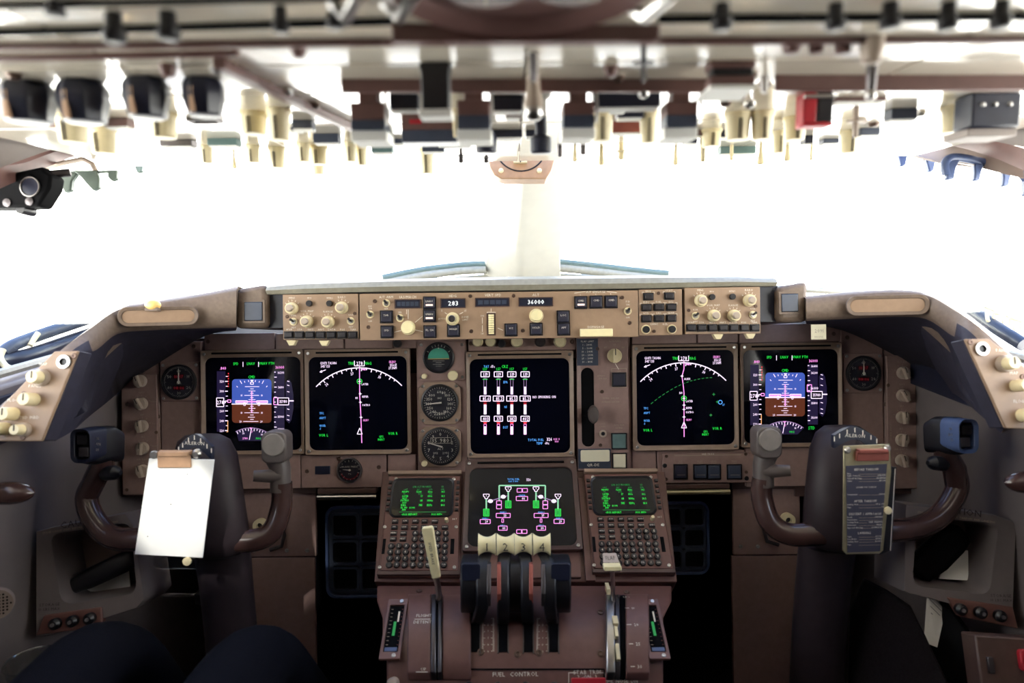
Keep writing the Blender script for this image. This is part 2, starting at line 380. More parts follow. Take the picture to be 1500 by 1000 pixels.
def pfd(S, alt, box_y, capt):
    g = 30
    def arc(cx, cy, a0): return [(cx + g * math.cos(math.radians(a0 + 15 * i)), cy - g * math.sin(math.radians(a0 + 15 * i))) for i in range(7)]
    S.fill([(583, 483)] + arc(553, 298, 0) + arc(273, 298, 90) + [(243, 483)], 'e_sky', -.0002)
    S.fill([(243, 483)] + arc(273, 615, 180) + arc(553, 615, 270) + [(583, 483)], 'e_ground', -.0002)
    S.ln([(240, 483), (583, 483)], 7, 'e_white')
    for y, a, b, t in ((333, 355, 478, ''), (352, 400, 430, ''), (370, 385, 445, ''), (390, 400, 430, ''), (408, 350, 475, '10'), (427, 400, 430, ''), (445, 385, 445, ''), (502, 400, 430, ''), (520, 385, 445, ''), (540, 400, 430, ''), (558, 350, 475, '10'), (577, 400, 430, ''), (596, 380, 440, ''), (615, 400, 430, ''), (633, 340, 470, '20')):
        S.ln([(a, y), (b, y)], 4, 'e_white')
        if t: S.tx(t, a - 24, y, 18, 'e_white'); S.tx(t, b + 26, y, 18, 'e_white')
    S.ln([(413, 368), (413, 555)], 9, 'e_pink'); S.ln([(275, 463), (550, 463)], 11, 'e_pink')
    S.bx_(275, 454, 375, 474, 5, 'e_white'); S.bx_(455, 454, 550, 474, 5, 'e_white'); S.bx_(344, 470, 358, 496, 4, 'e_white'); S.bx_(468, 470, 482, 496, 4, 'e_white')
    S.fill([(400, 275), (430, 275), (415, 295)], 'e_white'); S.bx_(402, 294, 428, 312, 5, 'e_white')
    for a, b in (((312, 280), (328, 308)), ((516, 280), (502, 308)), ((350, 284), (354, 298)), ((384, 278), (387, 292)), ((446, 278), (443, 292)), ((480, 284), (476, 298)), ((283, 328), (292, 338)), ((548, 326), (538, 336))): S.ln([a, b], 5, 'e_white')
    S.tx('CMD', 412, 249, 26, 'e_green'); S.tx('SPD', 275, 135, 24, 'e_green'); S.tx('LNAV', 405, 134, 24, 'e_green'); S.tx('VNAV PTH', 540, 132, 24, 'e_green')
    for x in (338, 472): S.ln([(x, 120), (x, 162)], 5, 'e_white')
    S.rf(112, 200, 186, 720, 'e_tape', -.0002); S.tx('.840', 165, 174, 27, 'e_pink')
    for i in range(12): S.ln([(183 if i % 2 else 190, 245 + 42.4 * i), (207, 245 + 42.4 * i)], 7 if i % 2 else 5, 'e_white')
    for t, y in (('320', 288), ('300', 372), ('260', 543), ('240', 628), ('220', 712)): S.tx(t, 155, y, 22, 'e_white')
    for i in range(6): S.ln([(212, 215 + 22 * i), (212, 226 + 22 * i)], 7, 'e_red')
    S.ln([(207, 625), (207, 722)], 6, 'e_amber'); S.ln([(195, 722), (210, 722)], 5, 'e_amber')
    S.rf(110, 430, 172, 505, 'screen', -.0001); S.bx_(110, 430, 172, 505, 6, 'e_white'); S.tx('278', 142, 468, 34, 'e_white'); S.ln([(172, 458), (190, 468), (172, 478)], 5, 'e_white')
    S.bx_(205, 447, 233, 468, 6, 'e_pink'); S.tx('.833' if capt else '.835', 155, 778, 28, 'e_white')
    S.rf(607, 195, 695, 715, 'e_tape', -.0002); S.tx('36000', 655, 166, 27, 'e_pink')
    for i in range(12): S.ln([(607, 208 + 43 * i), (628 if i % 2 else 620, 208 + 43 * i)], 6, 'e_white')
    for t, y in alt: S.tx(t, 664, y, 20, 'e_white')
    S.bx_(603, box_y - 30, 640, box_y + 30, 6, 'e_pink'); S.tx('36000', 664, box_y, 24, 'e_white') if box_y < 440 else None
    S.rf(637, 430, 732, 490, 'screen', -.0001); S.bx_(637, 430, 732, 490, 6, 'e_white'); S.tx('35980', 684, 460, 28, 'e_white', asp=.8)
    S.fill([(705, 300), (735, 270), (755, 300), (772, 400), (772, 520), (755, 620), (735, 650), (705, 620)], 'e_tape', -.0002)
    for y in (290, 325, 380, 530, 585, 622): S.ln([(718, y - 6), (738, y)], 5, 'e_white')
    S.ln([(732, 455), (775, 455)], 9, 'e_white'); S.tx('STD' if not capt else 'STD', 640, 744, 28, 'e_green')
    S.mb.ring(*S.p(405, 960), 268 * S.sx(405, 960), 274 * S.sx(405, 960), S.z, 'e_grey', math.radians(52), math.radians(118), 20)
    S.fill([(405 + 268 * math.cos(math.radians(a)), 960 - 268 * math.sin(math.radians(a))) for a in range(52, 119, 6)] + [(300, 800), (520, 800)][::1], 'e_tape', -.0002)
    for i in range(12):
        a = math.radians(56 + 5.5 * i); S.ln([(405 + 268 * math.cos(a), 960 - 268 * math.sin(a)), (405 + (245 if i % 2 else 252) * math.cos(a), 960 - (245 if i % 2 else 252) * math.sin(a))], 5, 'e_white')
    S.fill([(392, 685), (424, 685), (408, 705)], 'e_pink'); S.ln([(408, 705), (392, 790)], 5, 'e_white'); S.tx('27', 412, 722, 18, 'e_pink'); S.tx('24', 340, 735, 16, 'e_white'); S.tx('30', 500, 745, 16, 'e_white')
    S.tx('MAG', 470, 778, 18, 'e_green'); S.tx('278H', 355, 778, 18, 'e_pink')
def nd(S, fo):
    cx, cy, R = 480, 692, 507
    S.mb.ring(*S.p(cx, cy), (R - 4) * S.sx(cx, cy), (R + 4) * S.sx(cx, cy), S.z, 'e_white', math.radians(43.5), math.radians(136.5), 40)
    for i in range(19):
        a = math.radians(98 + 5 * (i - 9)); k = 26 if i % 2 else 14
        if 43 < math.degrees(a) < 137: S.ln([(cx + R * math.cos(a), cy - R * math.sin(a)), (cx + (R - k) * math.cos(a), cy - (R - k) * math.sin(a))], 7, 'e_white')
    for t, a in (('24', 128), ('27', 98), ('30', 68)):
        r = math.radians(a); S.tx(t, cx + (R - 45) * math.cos(r), cy - (R - 45) * math.sin(r), 24, 'e_white', rot=r - PI / 2)
    S.ln([(436, 122), (436, 166), (522, 166), (522, 122)], 6, 'e_white'); S.tx('278', 480, 144, 32, 'e_white'); S.tx('TRK', 408, 144, 26, 'e_green'); S.tx('MAG', 552, 144, 26, 'e_green')
    S.tx('GS473 TAS486', 212, 142, 23, 'e_white', asp=.78); S.tx('345°/33', 185, 170, 23, 'e_white'); S.ln([(190, 200), (140, 219)], 6, 'e_white'); S.ln([(155, 205), (138, 220), (160, 222)], 5, 'e_white')
    S.tx('SILBU', 762, 132, 22, 'e_pink'); S.tx('1356.1Z', 772, 159, 22, 'e_white', asp=.8); S.tx('27.5NM', 765, 184, 22, 'e_white', asp=.85)
    S.ln([(482, 168), (482, 235), (465, 300), (474, 365), (482, 440), (483, 822)] if fo else [(480, 168), (482, 420), (492, 600), (500, 830)], 7, 'e_pink')
    S.fill([(490, 185), (535, 185), (530, 205), (500, 200)], 'e_pink')
    def star(x, y, m='e_white'):
        S.fill([(x, y - 16), (x + 4, y - 4), (x + 16, y), (x + 4, y + 4), (x, y + 16), (x - 4, y + 4), (x - 16, y), (x - 4, y - 4)][::-1][::-1], m, .0001)
    W = ((465, 298, 'ALBIX'), (482, 490, 'LATEB'), (482, 548, 'BEPER'), (482, 585, 'PATRO'), (482, 650, 'SILBU')) if fo else ((480, 300, 'LATEB'), (486, 407, 'BEPER'), (488, 480, 'PATRO'), (493, 610, 'SILBU'))
    for i, (x, y, t) in enumerate(W): star(x, y); S.tx(t, x + 18, y + 24, 18, 'e_pink' if t == 'SILBU' else 'e_white', 'l')
    q = S.p(*(W[1] if fo else W[0])[:2]); S.mb.ring(*q, 18 * S.sx(480, 490), 24 * S.sx(480, 490), S.z, 'e_green')
    y0 = 720 if fo else 730; S.ln([(482, y0 - 28), (504, y0 + 24), (460, y0 + 24), (482, y0 - 28)], 6, 'e_white')
    S.tx('160' if fo else '80', 455, 442, 20, 'e_white')
    if fo:
        P5 = [(197, 537), (262, 485), (330, 440), (400, 398), (470, 365), (535, 342), (600, 325), (670, 314), (738, 310)]
        for a, b in zip(P5, P5[1:]):
            for k in (0, .5): S.ln([(a[0] + (b[0] - a[0]) * k, a[1] + (b[1] - a[1]) * k), (a[0] + (b[0] - a[0]) * (k + .3), a[1] + (b[1] - a[1]) * (k + .3))], 5, 'e_dimgreen')
        q = S.p(795, 523); S.mb.ring(*q, 13 * S.sx(795, 523), 19 * S.sx(795, 523), S.z, 'e_cyan'); S.tx('67', 822, 545, 18, 'e_cyan'); star(770, 520, 'e_dimgreen'); star(713, 634, 'e_dimgreen'); star(738, 455, 'e_dimgreen')
    for t, y in (('TFC', 575), ('ARPT', 615), ('WXR', 682), ('-1', 707)): S.tx(t, 135, y, 20, 'e_cyan', 'l')
    S.tx('VOR L', 170, 763, 24, 'e_green'); S.tx('VOR R', 768, 748, 24, 'e_green'); S.tx('GPS', 667, 775, 20, 'e_green'); S.tx('INERT', 667, 800, 20, 'e_green')
def eicas(S):
    S.tx('TAT', 180, 203, 20, 'e_cyan'); S.tx('-17c', 230, 203, 22, 'e_white'); S.tx('CRZ', 330, 203, 24, 'e_green')
    for i, x in enumerate((170, 278, 387, 495)):
        S.tx('1.57', x, 223, 22, 'e_green')
        S.bx_(x - 34, 246, x + 34, 287, 6, 'e_white'); S.tx('1.19', x + 3, 267, 28, 'e_white', bold=.03)
        S.ln([(x - 20, 307), (x + 20, 307)], 6, 'e_green'); S.bx_(x - 10, 300, x + 10, 430, 4, 'e_grey'); S.rf(x - 11, 368, x + 11, 430, 'e_white')
        S.bx_(x - 42, 443, x + 42, 484, 6, 'e_white'); S.tx(('85.6', '85.2', '85.5', '85.2')[i], x + 6, 464, 28, 'e_white', bold=.03)
        S.ln([(x - 14, 490), (x + 14, 490)], 5, 'e_red'); S.ln([(x - 12, 505), (x + 12, 505)], 5, 'e_red'); S.rf(x - 11, 512, x + 11, 592, 'e_white')
        S.bx_(x - 34, 607, x + 34, 648, 6, 'e_white'); S.tx(('403', '371', '382', '402')[i], x + 3, 628, 28, 'e_white', bold=.03)
        S.fill([(x - 16, 655), (x + 16, 655), (x + 8, 672), (x - 8, 672)], 'e_red'); S.bx_(x - 10, 672, x + 10, 755, 4, 'e_pink'); S.rf(x - 11, 690, x + 11, 755, 'e_white')
    for t, y in (('EPR', 330), ('N1', 531), ('EGT', 697)): S.tx(t, 336, y, 20, 'e_cyan')
    S.tx('NO SMOKING ON', 650, 450, 22, 'e_white', asp=.88)
    S.tx('TOTAL FUEL', 582, 799, 20, 'e_cyan'); S.tx('326', 692, 794, 27, 'e_white'); S.tx('KGS X', 752, 793, 15, 'e_pink'); S.tx('1000', 752, 812, 15, 'e_pink'); S.tx('TEMP', 612, 827, 20, 'e_cyan'); S.tx('-10c', 672, 826, 22, 'e_white')
def fuel(S):
    S.tx('TOTAL FUEL', 450, 197, 17, 'e_cyan'); S.tx('KGS X 1000', 450, 217, 15, 'e_cyan'); S.tx('326', 588, 201, 25, 'e_white')
    S.ln([(320, 392), (320, 255), (742, 255), (742, 392)], 13, 'e_pale')
    for x, y in ((403, 285), (657, 285), (202, 352), (858, 352)):
        S.ln([(x - 27, y - 18), (x + 27, y - 18), (x + 25, y + 4), (x + 14, y + 8), (x + 12, y + 24), (x - 12, y + 24), (x - 14, y + 8), (x - 25, y + 4), (x - 27, y - 18)], 6, 'e_white')
        S.tx('2' if x == 403 else '3' if x == 657 else '1' if x < 300 else '4', x, y - 4, 18, 'e_white')
        y2 = 395 if y < 300 else 470; S.ln([(x, y + 26), (x, y2)], 13, 'e_pale'); S.rf(x - 25, y2, x + 25, y2 + 65, 'e_dimgreen', -.0001); S.bx_(x - 25, y2, x + 25, y2 + 65, 6, 'e_green'); S.bx_(x - 10, y2 + 10, x + 10, y2 + 55, 5, 'e_green')
    for a, b in (((212, 405), (400, 348)), ((660, 348), (850, 405))): S.ln([a, b], 9, 'e_grey')
    for x, y in ((240, 398), (357, 358), (700, 358), (820, 398)): S.fill([(x + 23 * math.cos(k * PI / 8), y + 17 * math.sin(k * PI / 8)) for k in range(16)], 'e_white', .0001)
    for x, y in ((318, 412), (318, 451), (742, 412), (742, 451), (506, 299), (556, 299), (502, 676), (552, 676)): S.bx_(x - 22, y - 17, x + 22, y + 17, 6, 'e_pink')
    for x, y, wd, t, lb, ly in ((528, 374, 52, '00', 'CENTER', 346), (357, 529, 64, '53', 'MAIN 2', 500), (704, 529, 64, '37', 'MAIN 3', 500), (192, 585, 46, '29', 'MAIN 1', 556), (868, 583, 46, '29', 'MAIN 4', 555), (353, 645, 40, '00', 'RES 2', 621), (704, 645, 40, '00', 'RES 3', 619)):
        S.bx_(x - wd, y - 19, x + wd, y + 19, 6, 'e_pink'); S.tx(t, x + wd * .25, y, 24, 'e_white'); S.tx(lb, x, ly, 16, 'e_cyan')
    for x in (352, 703): S.bx_(x - 8, 560, x + 8, 592, 5, 'e_pink')
def display(fr, box, glassr, label, draw, zb, name='display_unit', bm='bezel'):
    x0, y0, x1, y1 = box; s = fr.sub((x0 + x1) / 2, (y0 + y1) / 2); t = thing(name, s.M, label, 'display', 'cockpit display units')
    cx, cy, wd, h = s.box(x0, y0, x1, y1); gx, gy, gw, gh = s.box(*glassr)
    n = 6; part('bezel', MB().frame(rr(cx, cy, wd, h, .003, n), rr(gx, gy, gw, gh, .014, n), 0, .012, bm, .007), t, .0012)
    k = .0138; part('vent_slot', MB().cbox(cx, cy + h / 2 - .0065, wd * .78, .0035, .0105, .0125, 'matteblack'), t)
    sc = part('screen', MB().prism(rr(gx, gy, gw + .002, gh + .002, .014, n), .0, .0045, 'screen'), t)
    mb = MB(); draw(Scr(s, *zb, .0052, mb)); tag(part('symbology', mb, sc, smooth=0), kind='stuff')
    for sx in (-1, 1):
        for sy in (-1, 1): part('bezel_screw', SCREW, t, loc=(cx + sx * (wd / 2 - .0075), cy + sy * (h / 2 - .0075), .0115))
    return t
SCREW = MB().lathe(0, 0, [(.0032, 0), (.0032, .001), (.0024, .0016), (.0012, .0016), (.001, .0008), (.0001, .0008)], 'steel', 12).mesh('bezel_screw')
K = 5.882
AL1 = (('36200', 212), ('36100', 338), ('35900', 592), ('35800', 700)); AL2 = (('36400', 212), ('36200', 270), ('35800', 530), ('35600', 655))
display(M, (298, 512, 447, 664), (303, 523, 442, 659), 'primary flight display with blue and brown horizon beside the digital clock on the captain side', lambda S: pfd(S, AL1, 458, True), (298.5, 509.5, K))
display(M, (449, 511, 602, 664), (454, 522, 597, 658), 'navigation display with pink route line and compass arc beside the standby gauges', lambda S: nd(S, False), (445, 500 + 7.4, K))
display(M, (684, 514, 840, 668), (689, 525, 834, 663), 'engine display with four columns of white bar gauges in the panel centre', eicas, (680, 500, 5.55))
display(M, (926, 504, 1079, 658), (932, 513, 1074, 651), 'navigation display with green dashed arc beside the gear lever panel', lambda S: nd(S, True), (920, 500, K))
display(M, (1083, 502, 1230, 653), (1088, 512, 1226, 648), 'primary flight display with blue and brown horizon below the handwritten note', lambda S: pfd(S, AL2, 402, False), (1080, 500, K))

# ---------------------------------------------------------------- gauges
def dialtext(mb, vals, r, h, z, a0, a1, m='print_white'):
    for i, t in enumerate(vals):
        a = math.radians(a0 + (a1 - a0) * i / (len(vals) - 1)); mb.text(t, r * math.cos(a), r * math.sin(a), h, m, z)
def ticks(mb, r0, r1, n, z, m='print_white', wd=.0006, a0=0., a1=360., major=5, k=.6):
    for i in range(n):
        a = math.radians(a0 + (a1 - a0) * i / n); q = r0 if i % major == 0 else r1 - (r1 - r0) * k
        mb.line((q * math.cos(a), q * math.sin(a)), (r1 * math.cos(a), r1 * math.sin(a)), wd, z, m)
def gauge(fr, px, py, rpx, label, kind, plate=None, cat='gauge', pm='brown'):
    s = fr.sub(px, py); t = thing('gauge' if kind != 'clock' else 'panel_clock', s.M, label, cat); r = rpx / 725.
    if plate:
        x0, y0, x1, y1, cut = plate; cx, cy, wd, h = s.box(x0, y0, x1, y1); c = cut
        X, Y = wd / 2, h / 2
        pts = [(cx + a, cy + b) for a, b in ((X, -Y + c), (X, Y - c), (X - c, Y), (-X + c, Y), (-X, Y - c), (-X, -Y + c), (-X + c, -Y), (X - c, -Y))]
        part('face_plate', MB().prism(pts, 0, .006, pm), t, .001)
        for sx in (-1, 1):
            for sy in (-1, 1): part('mounting_screw', SCREW, t, loc=(cx + sx * (X - .0055 - c * .25), cy + sy * (Y - .0055 - c * .25), .006))
    z = .006 if plate else 0.
    part('case_ring', MB().lathe(0, 0, [(r * 1.1, z), (r * 1.08, z + .004), (r, z + .005), (r * .96, z + .002), (r * .96, z)], 'black', 36), t)
    d = part('dial', MB().cyl(0, 0, z, z + .0015, r * .97, 'dial', n=36), t); q = z + .0019; mb = MB()
    if kind == 'ias':
        ticks(mb, r * .8, r * .93, 40, q); dialtext(mb, ('60', '80', '100', '120', '140', '160', '180', '200', '220', '240', '250', '300', '350', '400'), r * .64, r * .17, q, 92, -225); mb.text('IAS', 0, r * .28, r * .12, 'print_white', q)
        nd_ = [(r * .0, 0), (-r * .78, -r * .07)]
    elif kind == 'alt':
        ticks(mb, r * .82, r * .95, 50, q); dialtext(mb, '0123456789', r * .7, r * .2, q, 90, -234)
        mb.box(-r * .55, r * .62, r * .18, r * .5, q - .0004, q, 'black'); mb.rect(-r * .55, r * .18, r * .62, r * .5, .0007, q + .0002, 'print_white'); mb.text('35 980', .0, r * .34, r * .24, 'print_white', q + .0003)
        mb.text('ALT', 0, -r * .14, r * .13, 'print_white', q); mb.text('1013', -r * .28, -r * .38, r * .13, 'print_white', q); mb.text('2992', r * .3, -r * .38, r * .13, 'print_white', q)
        nd_ = [(0, 0), (-r * .72, r * .22)]
    elif kind == 'brake':
        ticks(mb, r * .72, r * .9, 16, q, a0=-130, a1=230, wd=.0009); mb.ring(0, 0, r * .78, r * .84, q, 'red', math.radians(200), math.radians(340)); mb.text('BRAKE PRESS', 0, r * .3, r * .16, 'print_white', q); mb.text('PSI', 0, -r * .35, r * .14, 'print_white', q); mb.ring(0, 0, r * 1.0, r * 1.12, z + .0052, 'steel')
        nd_ = [(0, 0), (-r * .6, r * .05)]
    elif kind == 'clock':
        ticks(mb, r * .8, r * .93, 60, q); dialtext(mb, ('60', '10', '20', '30', '40', '50'), r * .68, r * .18, q, 90, -210)
        for y, tt in ((r * .34, '10:37'), (-r * .36, '08:06')): mb.box(-r * .36, r * .36, y - r * .13, y + r * .13, q - .0004, q, 'matteblack'); mb.text(tt, 0, y, r * .2, 'e_dimred', q + .0002, bold=0)
        mb.text('CHR', 0, -r * .08, r * .12, 'print_white', q); nd_ = [(0, 0), (0, r * .8)]
    elif kind == 'adi':
        N = [(r * .74 * math.cos(math.radians(a)), r * .74 * math.sin(math.radians(a))) for a in range(0, 181, 10)]
        mb.flat([(x, max(y, -.02 * r) - r * .06) for x, y in N], q, 'sky_blue'); mb.line((-r * .74, -r * .08), (r * .74, -r * .08), r * .06, q + .0001, 'amber')
        for i, y in enumerate((-.22, -.34, -.46, -.58)): mb.line((-r * (.4 if i % 2 == 0 else .2), y * r), (r * (.4 if i % 2 == 0 else .2), y * r), .0006, q, 'print_white')
        for a in (30, 60, 75, 90, 105, 120, 150): mb.line((r * .78 * math.cos(math.radians(a)), r * .78 * math.sin(math.radians(a))), (r * .93 * math.cos(math.radians(a)), r * .93 * math.sin(math.radians(a))), .001, q, 'print_white')
        mb.fl = None; mb.flat([(-r * .06, r * .62), (r * .06, r * .62), (0, r * .74)], q + .0001, 'print_white'); nd_ = None
    tag(part('markings', mb, d, smooth=0), kind='stuff')
    if nd_:
        a, b = V(nd_[0]), V(nd_[1]); u = (b - a).normalized(); w_ = V((-u.y, u.x)) * r * .045
        pp = [a - u * r * .12 + w_, a - u * r * .12 - w_, b - w_ * .4, b + w_ * .4]
        part('needle', MB().prism([(p.x, p.y) for p in pp][::-1], q + .0005, q + .0012, 'print_white'), t); 
        if kind not in ('ias', 'alt'): part('hub_cap', MB().cyl(0, 0, q, q + .002, r * .09, 'print_white'), t)
    part('cover_glass', MB().cyl(0, 0, z + .0034, z + .0040, r * .98, 'gauge_glass', n=36), t)
    return t, s
def cream_knob(t, s, px, py, rpx, z=.006, m='cream', L_=.012, name='adjust_knob', sc=725.):
    x, y = s.at(px, py); r = rpx / sc
    return part(name, MB().lathe(x, y, [(r * .8, z), (r, z + .002), (r, z + L_ * .8), (r * .88, z + L_), (.0002, z + L_)], m), t)
t, s = gauge(M, 643, 523.6, 21, 'round standby attitude gauge with pale green sky half', 'adi', (613, 500, 682, 557, .004)); cream_knob(t, s, 622.7, 550.5, 4); cream_knob(t, s, 664, 549.4, 7.5)
t, s = gauge(M, 644.5, 589.3, 25, 'round standby airspeed gauge with numbers around a blue dial', 'ias', (614, 559, 675, 621, .012), pm='bezel')
t, s = gauge(M, 645.8, 652.7, 25.5, 'round standby altimeter with a boxed number window', 'alt', (614, 624, 675.5, 683, .012), pm='bezel'); cream_knob(t, s, 622.7, 677, 4.2)
gauge(M, 264.7, 559, 23.5, 'round black clock with red digits left of the captain flight display', 'clock', (237, 530, 294, 587, .002), 'clock')
gauge(M, 1262.3, 546.4, 23.5, 'round black clock with four pale corner screws on the first officer side', 'clock', (1234, 517, 1291, 575, .002), 'clock')
gauge(M, 512.5, 688, 16.5, 'small round brake pressure gauge with red arc under the left navigation display', 'brake')

# ---------------------------------------------------------------- strips of rotary selectors at both ends of the panel
def selector_mesh(r, m='knobgrey'):
    mb = MB().lathe(0, 0, [(r * 1.0, 0), (r, .007), (r * .9, .009), (.0002, .009)], m, 22)
    mb.box(-r * .28, r * .28, -r, r, .009, .018, m, .12); mb.box(-r * .06, r * .06, r * .1, r * .98, .0165, .0184, 'print_dark'); return mb
def strip(fr, box, knobs, lab, texts):
    x0, y0, x1, y1 = box; s = fr.sub((x0 + x1) / 2, (y0 + y1) / 2); t = thing('selector_panel', s.M, lab, 'selector panel')
    cx, cy, wd, h = s.box(*box); part('plate', MB().cbox(cx, cy, wd, h, 0, .008, 'brown'), t, .001)
    me = selector_mesh(.0125).mesh('selector_knob'); mb = MB()
    for i, (px, py) in enumerate(knobs):
        x, y = s.at(px, py, .008); o = part('selector_knob', me, t, loc=(x, y, .008)); o.rotation_euler.z = (.35, .5, .1, -.1, .25)[i]
        for a in (60, 90, 120, 20, 160): mb.line((x + .0145 * math.cos(math.radians(a)), y + .0145 * math.sin(math.radians(a))), (x + .018 * math.cos(math.radians(a)), y + .018 * math.sin(math.radians(a))), .0007, .0083, 'print_dim')
        mb.text(texts[i], x, y + .0225, .0038, 'print_dim', .0083)
        if i: mb.text(('CAPT', 'NORM', 'F/O', 'EICAS', 'LWR')[i], x + .023, y + .004, .0028, 'print_dim', .0083)
    mb.text('SOURCE SELECT', cx - wd * .42, cy - .02, .003, 'print_dim', .0083, rot=PI / 2); tag(part('lettering', mb, t, smooth=0), kind='stuff')
    screws(s, [(x0 + 4, y0 + 44), (x1 - 4, y1 - 90), (x0 + 4, y1 - 6)], t, .0035, .008)
TX = ('FLT DIR', 'NAV', 'EIU', 'IRS', 'AIR DATA')
strip(M, (182, 548, 233, 723), [(206.7, 558), (208, 591), (208.8, 623.6), (209.8, 656), (210, 689)], 'narrow brown panel with a column of selector knobs beside the captain clock', TX)
strip(M, (1297, 520, 1351, 714), [(1322, 546), (1321.6, 579), (1321, 611), (1320.3, 644), (1320, 674)], 'narrow brown panel with a column of selector knobs beside the first officer clock', TX)

# ---------------------------------------------------------------- landing gear panel
s = M.sub(884, 588); t = thing('gear_selector_panel', s.M, 'brown panel with flap limit placard and a long black lever slot', 'control panel')
GX = lambda zx, zy: (840 + zx / 4.545, 480 + zy / 4.545)
def pb(zx0, zy0, zx1, zy1): return s.box(*GX(zx0, zy0), *GX(zx1, zy1))
cx, cy, wd, h = pb(22, 40, 365, 945)
sl = pb(52, 265, 137, 790)
ol = rr(cx, cy, wd, h, .002, 7); il = rr(sl[0], sl[1], sl[2], sl[3], sl[2] / 2, 7)
part('plate', MB().frame(ol, il, 0, .008, 'brown', .004), t, .001)
part('slot', MB().prism(il, .0003, .001, 'matteblack'), t)
q = pb(20, 72, 160, 250); part('placard', MB().cbox(*q[:4], .008, .0088, 'slate'), t)
mb = MB()
def S_(zx, zy): return s.at(*GX(zx, zy))
for i, tt in enumerate(('FLAP LIMIT', '1 - 280K', '5 - 260K', '10 - 240K', '20 - 230K', '25 - 205K', '30 - 180K')): x, y = S_(90, 90 + 22.5 * i); mb.text(tt, x, y, .0037, 'print_white', .0091)
for tt, zx, zy, hh in (('ALTN FLAPS', 270, 88, .0035), ('OFF', 268, 112, .003), ('RET', 210, 130, .003), ('EXT', 328, 130, .003), ('ARM', 300, 288, .003), ('RETRACT', 182, 318, .003), ('270K-.82M', 190, 336, .003), ('EXTEND  270K-.82M', 245, 466, .003), ('EXTENDED 320K-.82M', 243, 490, .003), ('LOCK', 193, 635, .0032), ('OVRD', 193, 652, .0032), ('ALTN GEAR', 300, 643, .0032), ('EXTEND', 300, 663, .0032), ('UP', 36, 308, .003), ('OFF', 34, 530, .003), ('DN', 36, 750, .003), ('NOSE/BODY', 297, 684, .0026)):
    x, y = S_(zx, zy); mb.text(tt, x, y, hh, 'print_dim', .0084, asp=.8)
x, y = S_(127, 906); mb.text('QR-DE', x, y, .0058, 'print_white', .0091, bold=.06)
mb.path([S_(270, 230), S_(297, 275)], .0012, .0084, 'print_white'); mb.rect(*S_(250, 270), *S_(350, 395), .0008, .0084, 'print_dim'); tag(part('lettering', mb, t, smooth=0), kind='stuff')
q = pb(30, 800, 245, 930); part('registration_placard', MB().cbox(*q, .008, .0086, 'slate'), t)
q = pb(45, 808, 237, 885); part('blank_label', MB().prism(rr(*q, .003), .0086, .0094, 'note'), t)
x, y = S_(268, 185); r = .0145; mb = selector_mesh(r, 'cream'); part('flap_selector', mb, t, loc=(x, y, .008))
for nm, bb, m in (('arm_switch', (257, 300, 342, 385), 'button'), ('gear_switch', (252, 700, 346, 798), 'teal'), ('gear_switch', (258, 832, 345, 928), 'note')):
    q = pb(*bb); part(nm + '_frame', MB().frame(rr(q[0], q[1], q[2] + .003, q[3] + .003, .001), rr(q[0], q[1], q[2] - .001, q[3] - .001, .001), .008, .011, 'black'), t); part(nm, MB().cbox(*q, .008, .0105, m, .08), t, .0008)
x, y = S_(193, 700); part('lock_override', MB().frame(circ(x, y, .0075), circ(x, y, .0042), .008, .010, 'knobgrey').cyl(x, y, .008, .0115, .0036, 'black'), t)
screws(s, [GX(190, 425), GX(180, 780), GX(160, 140)], t, .0035, .008)
g = M.sub(*GX(120, 565), .0); lv = thing('landing_gear_lever', g.M, 'smoky translucent wheel shaped gear lever in the black slot', 'lever')
part('lever_arm', MB().tube([(-.004, .004, .0), (-.002, .001, .016), (.001, -.001, .026)], .004, 'darksteel', 10), lv)
part('lever_knob', MB().lathe(0, 0, [(.003, .02), (.0088, .022), (.0105, .027), (.0105, .036), (.0085, .041), (.0003, .042)], 'yokegrey', 22), lv).scale = (1, 1.7, 1)

# ---------------------------------------------------------------- panel of four square switches, right of centre
s = M.sub(1027, 685); t = thing('warning_override_panel', s.M, 'brown raised panel with four square dark push switches', 'control panel')
AX = lambda zx, zy: (940 + zx / 4.167, 650 + zy / 4.167)
q = s.box(*AX(125, 52), *AX(690, 232)); part('plate', MB().prism(rr(*q, .003), 0, .007, 'brown'), t, .001); mb = MB()
for x0, x1, l1, l2, m in ((195, 268, 'G/S', 'INHIB', 'button'), (314, 388, 'FLAP', 'OVRD', 'slate'), (396, 470, 'GEAR', 'OVRD', 'slate'), (517, 597, 'TERR', 'OVRD', 'slate')):
    q = s.box(*AX(x0, 125), *AX(x1, 206)); part('push_switch', MB().cbox(*q, .007, .0125, m, .08), t, .001)
    part('switch_frame', MB().frame(rr(q[0], q[1], q[2] + .004, q[3] + .004, .001), rr(*q, .001), .007, .010, 'black'), t)
    mb.line((q[0] - q[2] * .35, q[1] - q[3] * .2), (q[0] + q[2] * .35, q[1] - q[3] * .2), .0006, .0128, 'print_dim')
    mb.text(l1, q[0], q[1] + q[3] * .5 + .0075, .0034, 'print_dim', .0073); mb.text(l2, q[0], q[1] + q[3] * .5 + .0035, .003, 'print_dim', .0073)
a, b = s.at(*AX(195, 68)), s.at(*AX(600, 62)); mb.line(a, b, .0012, .0073, 'print_dim'); mb.text('GND PROX', (a[0] + b[0]) / 2, a[1] + .0025, .0034, 'print_white', .0075); tag(part('lettering', mb, t, smooth=0), kind='stuff')
screws(s, [AX(150, 75), AX(150, 215), AX(635, 62), AX(638, 172)], t, .0034, .007); screws(s, [AX(140, 132), AX(640, 210)], t, .0045, .007, 'black')

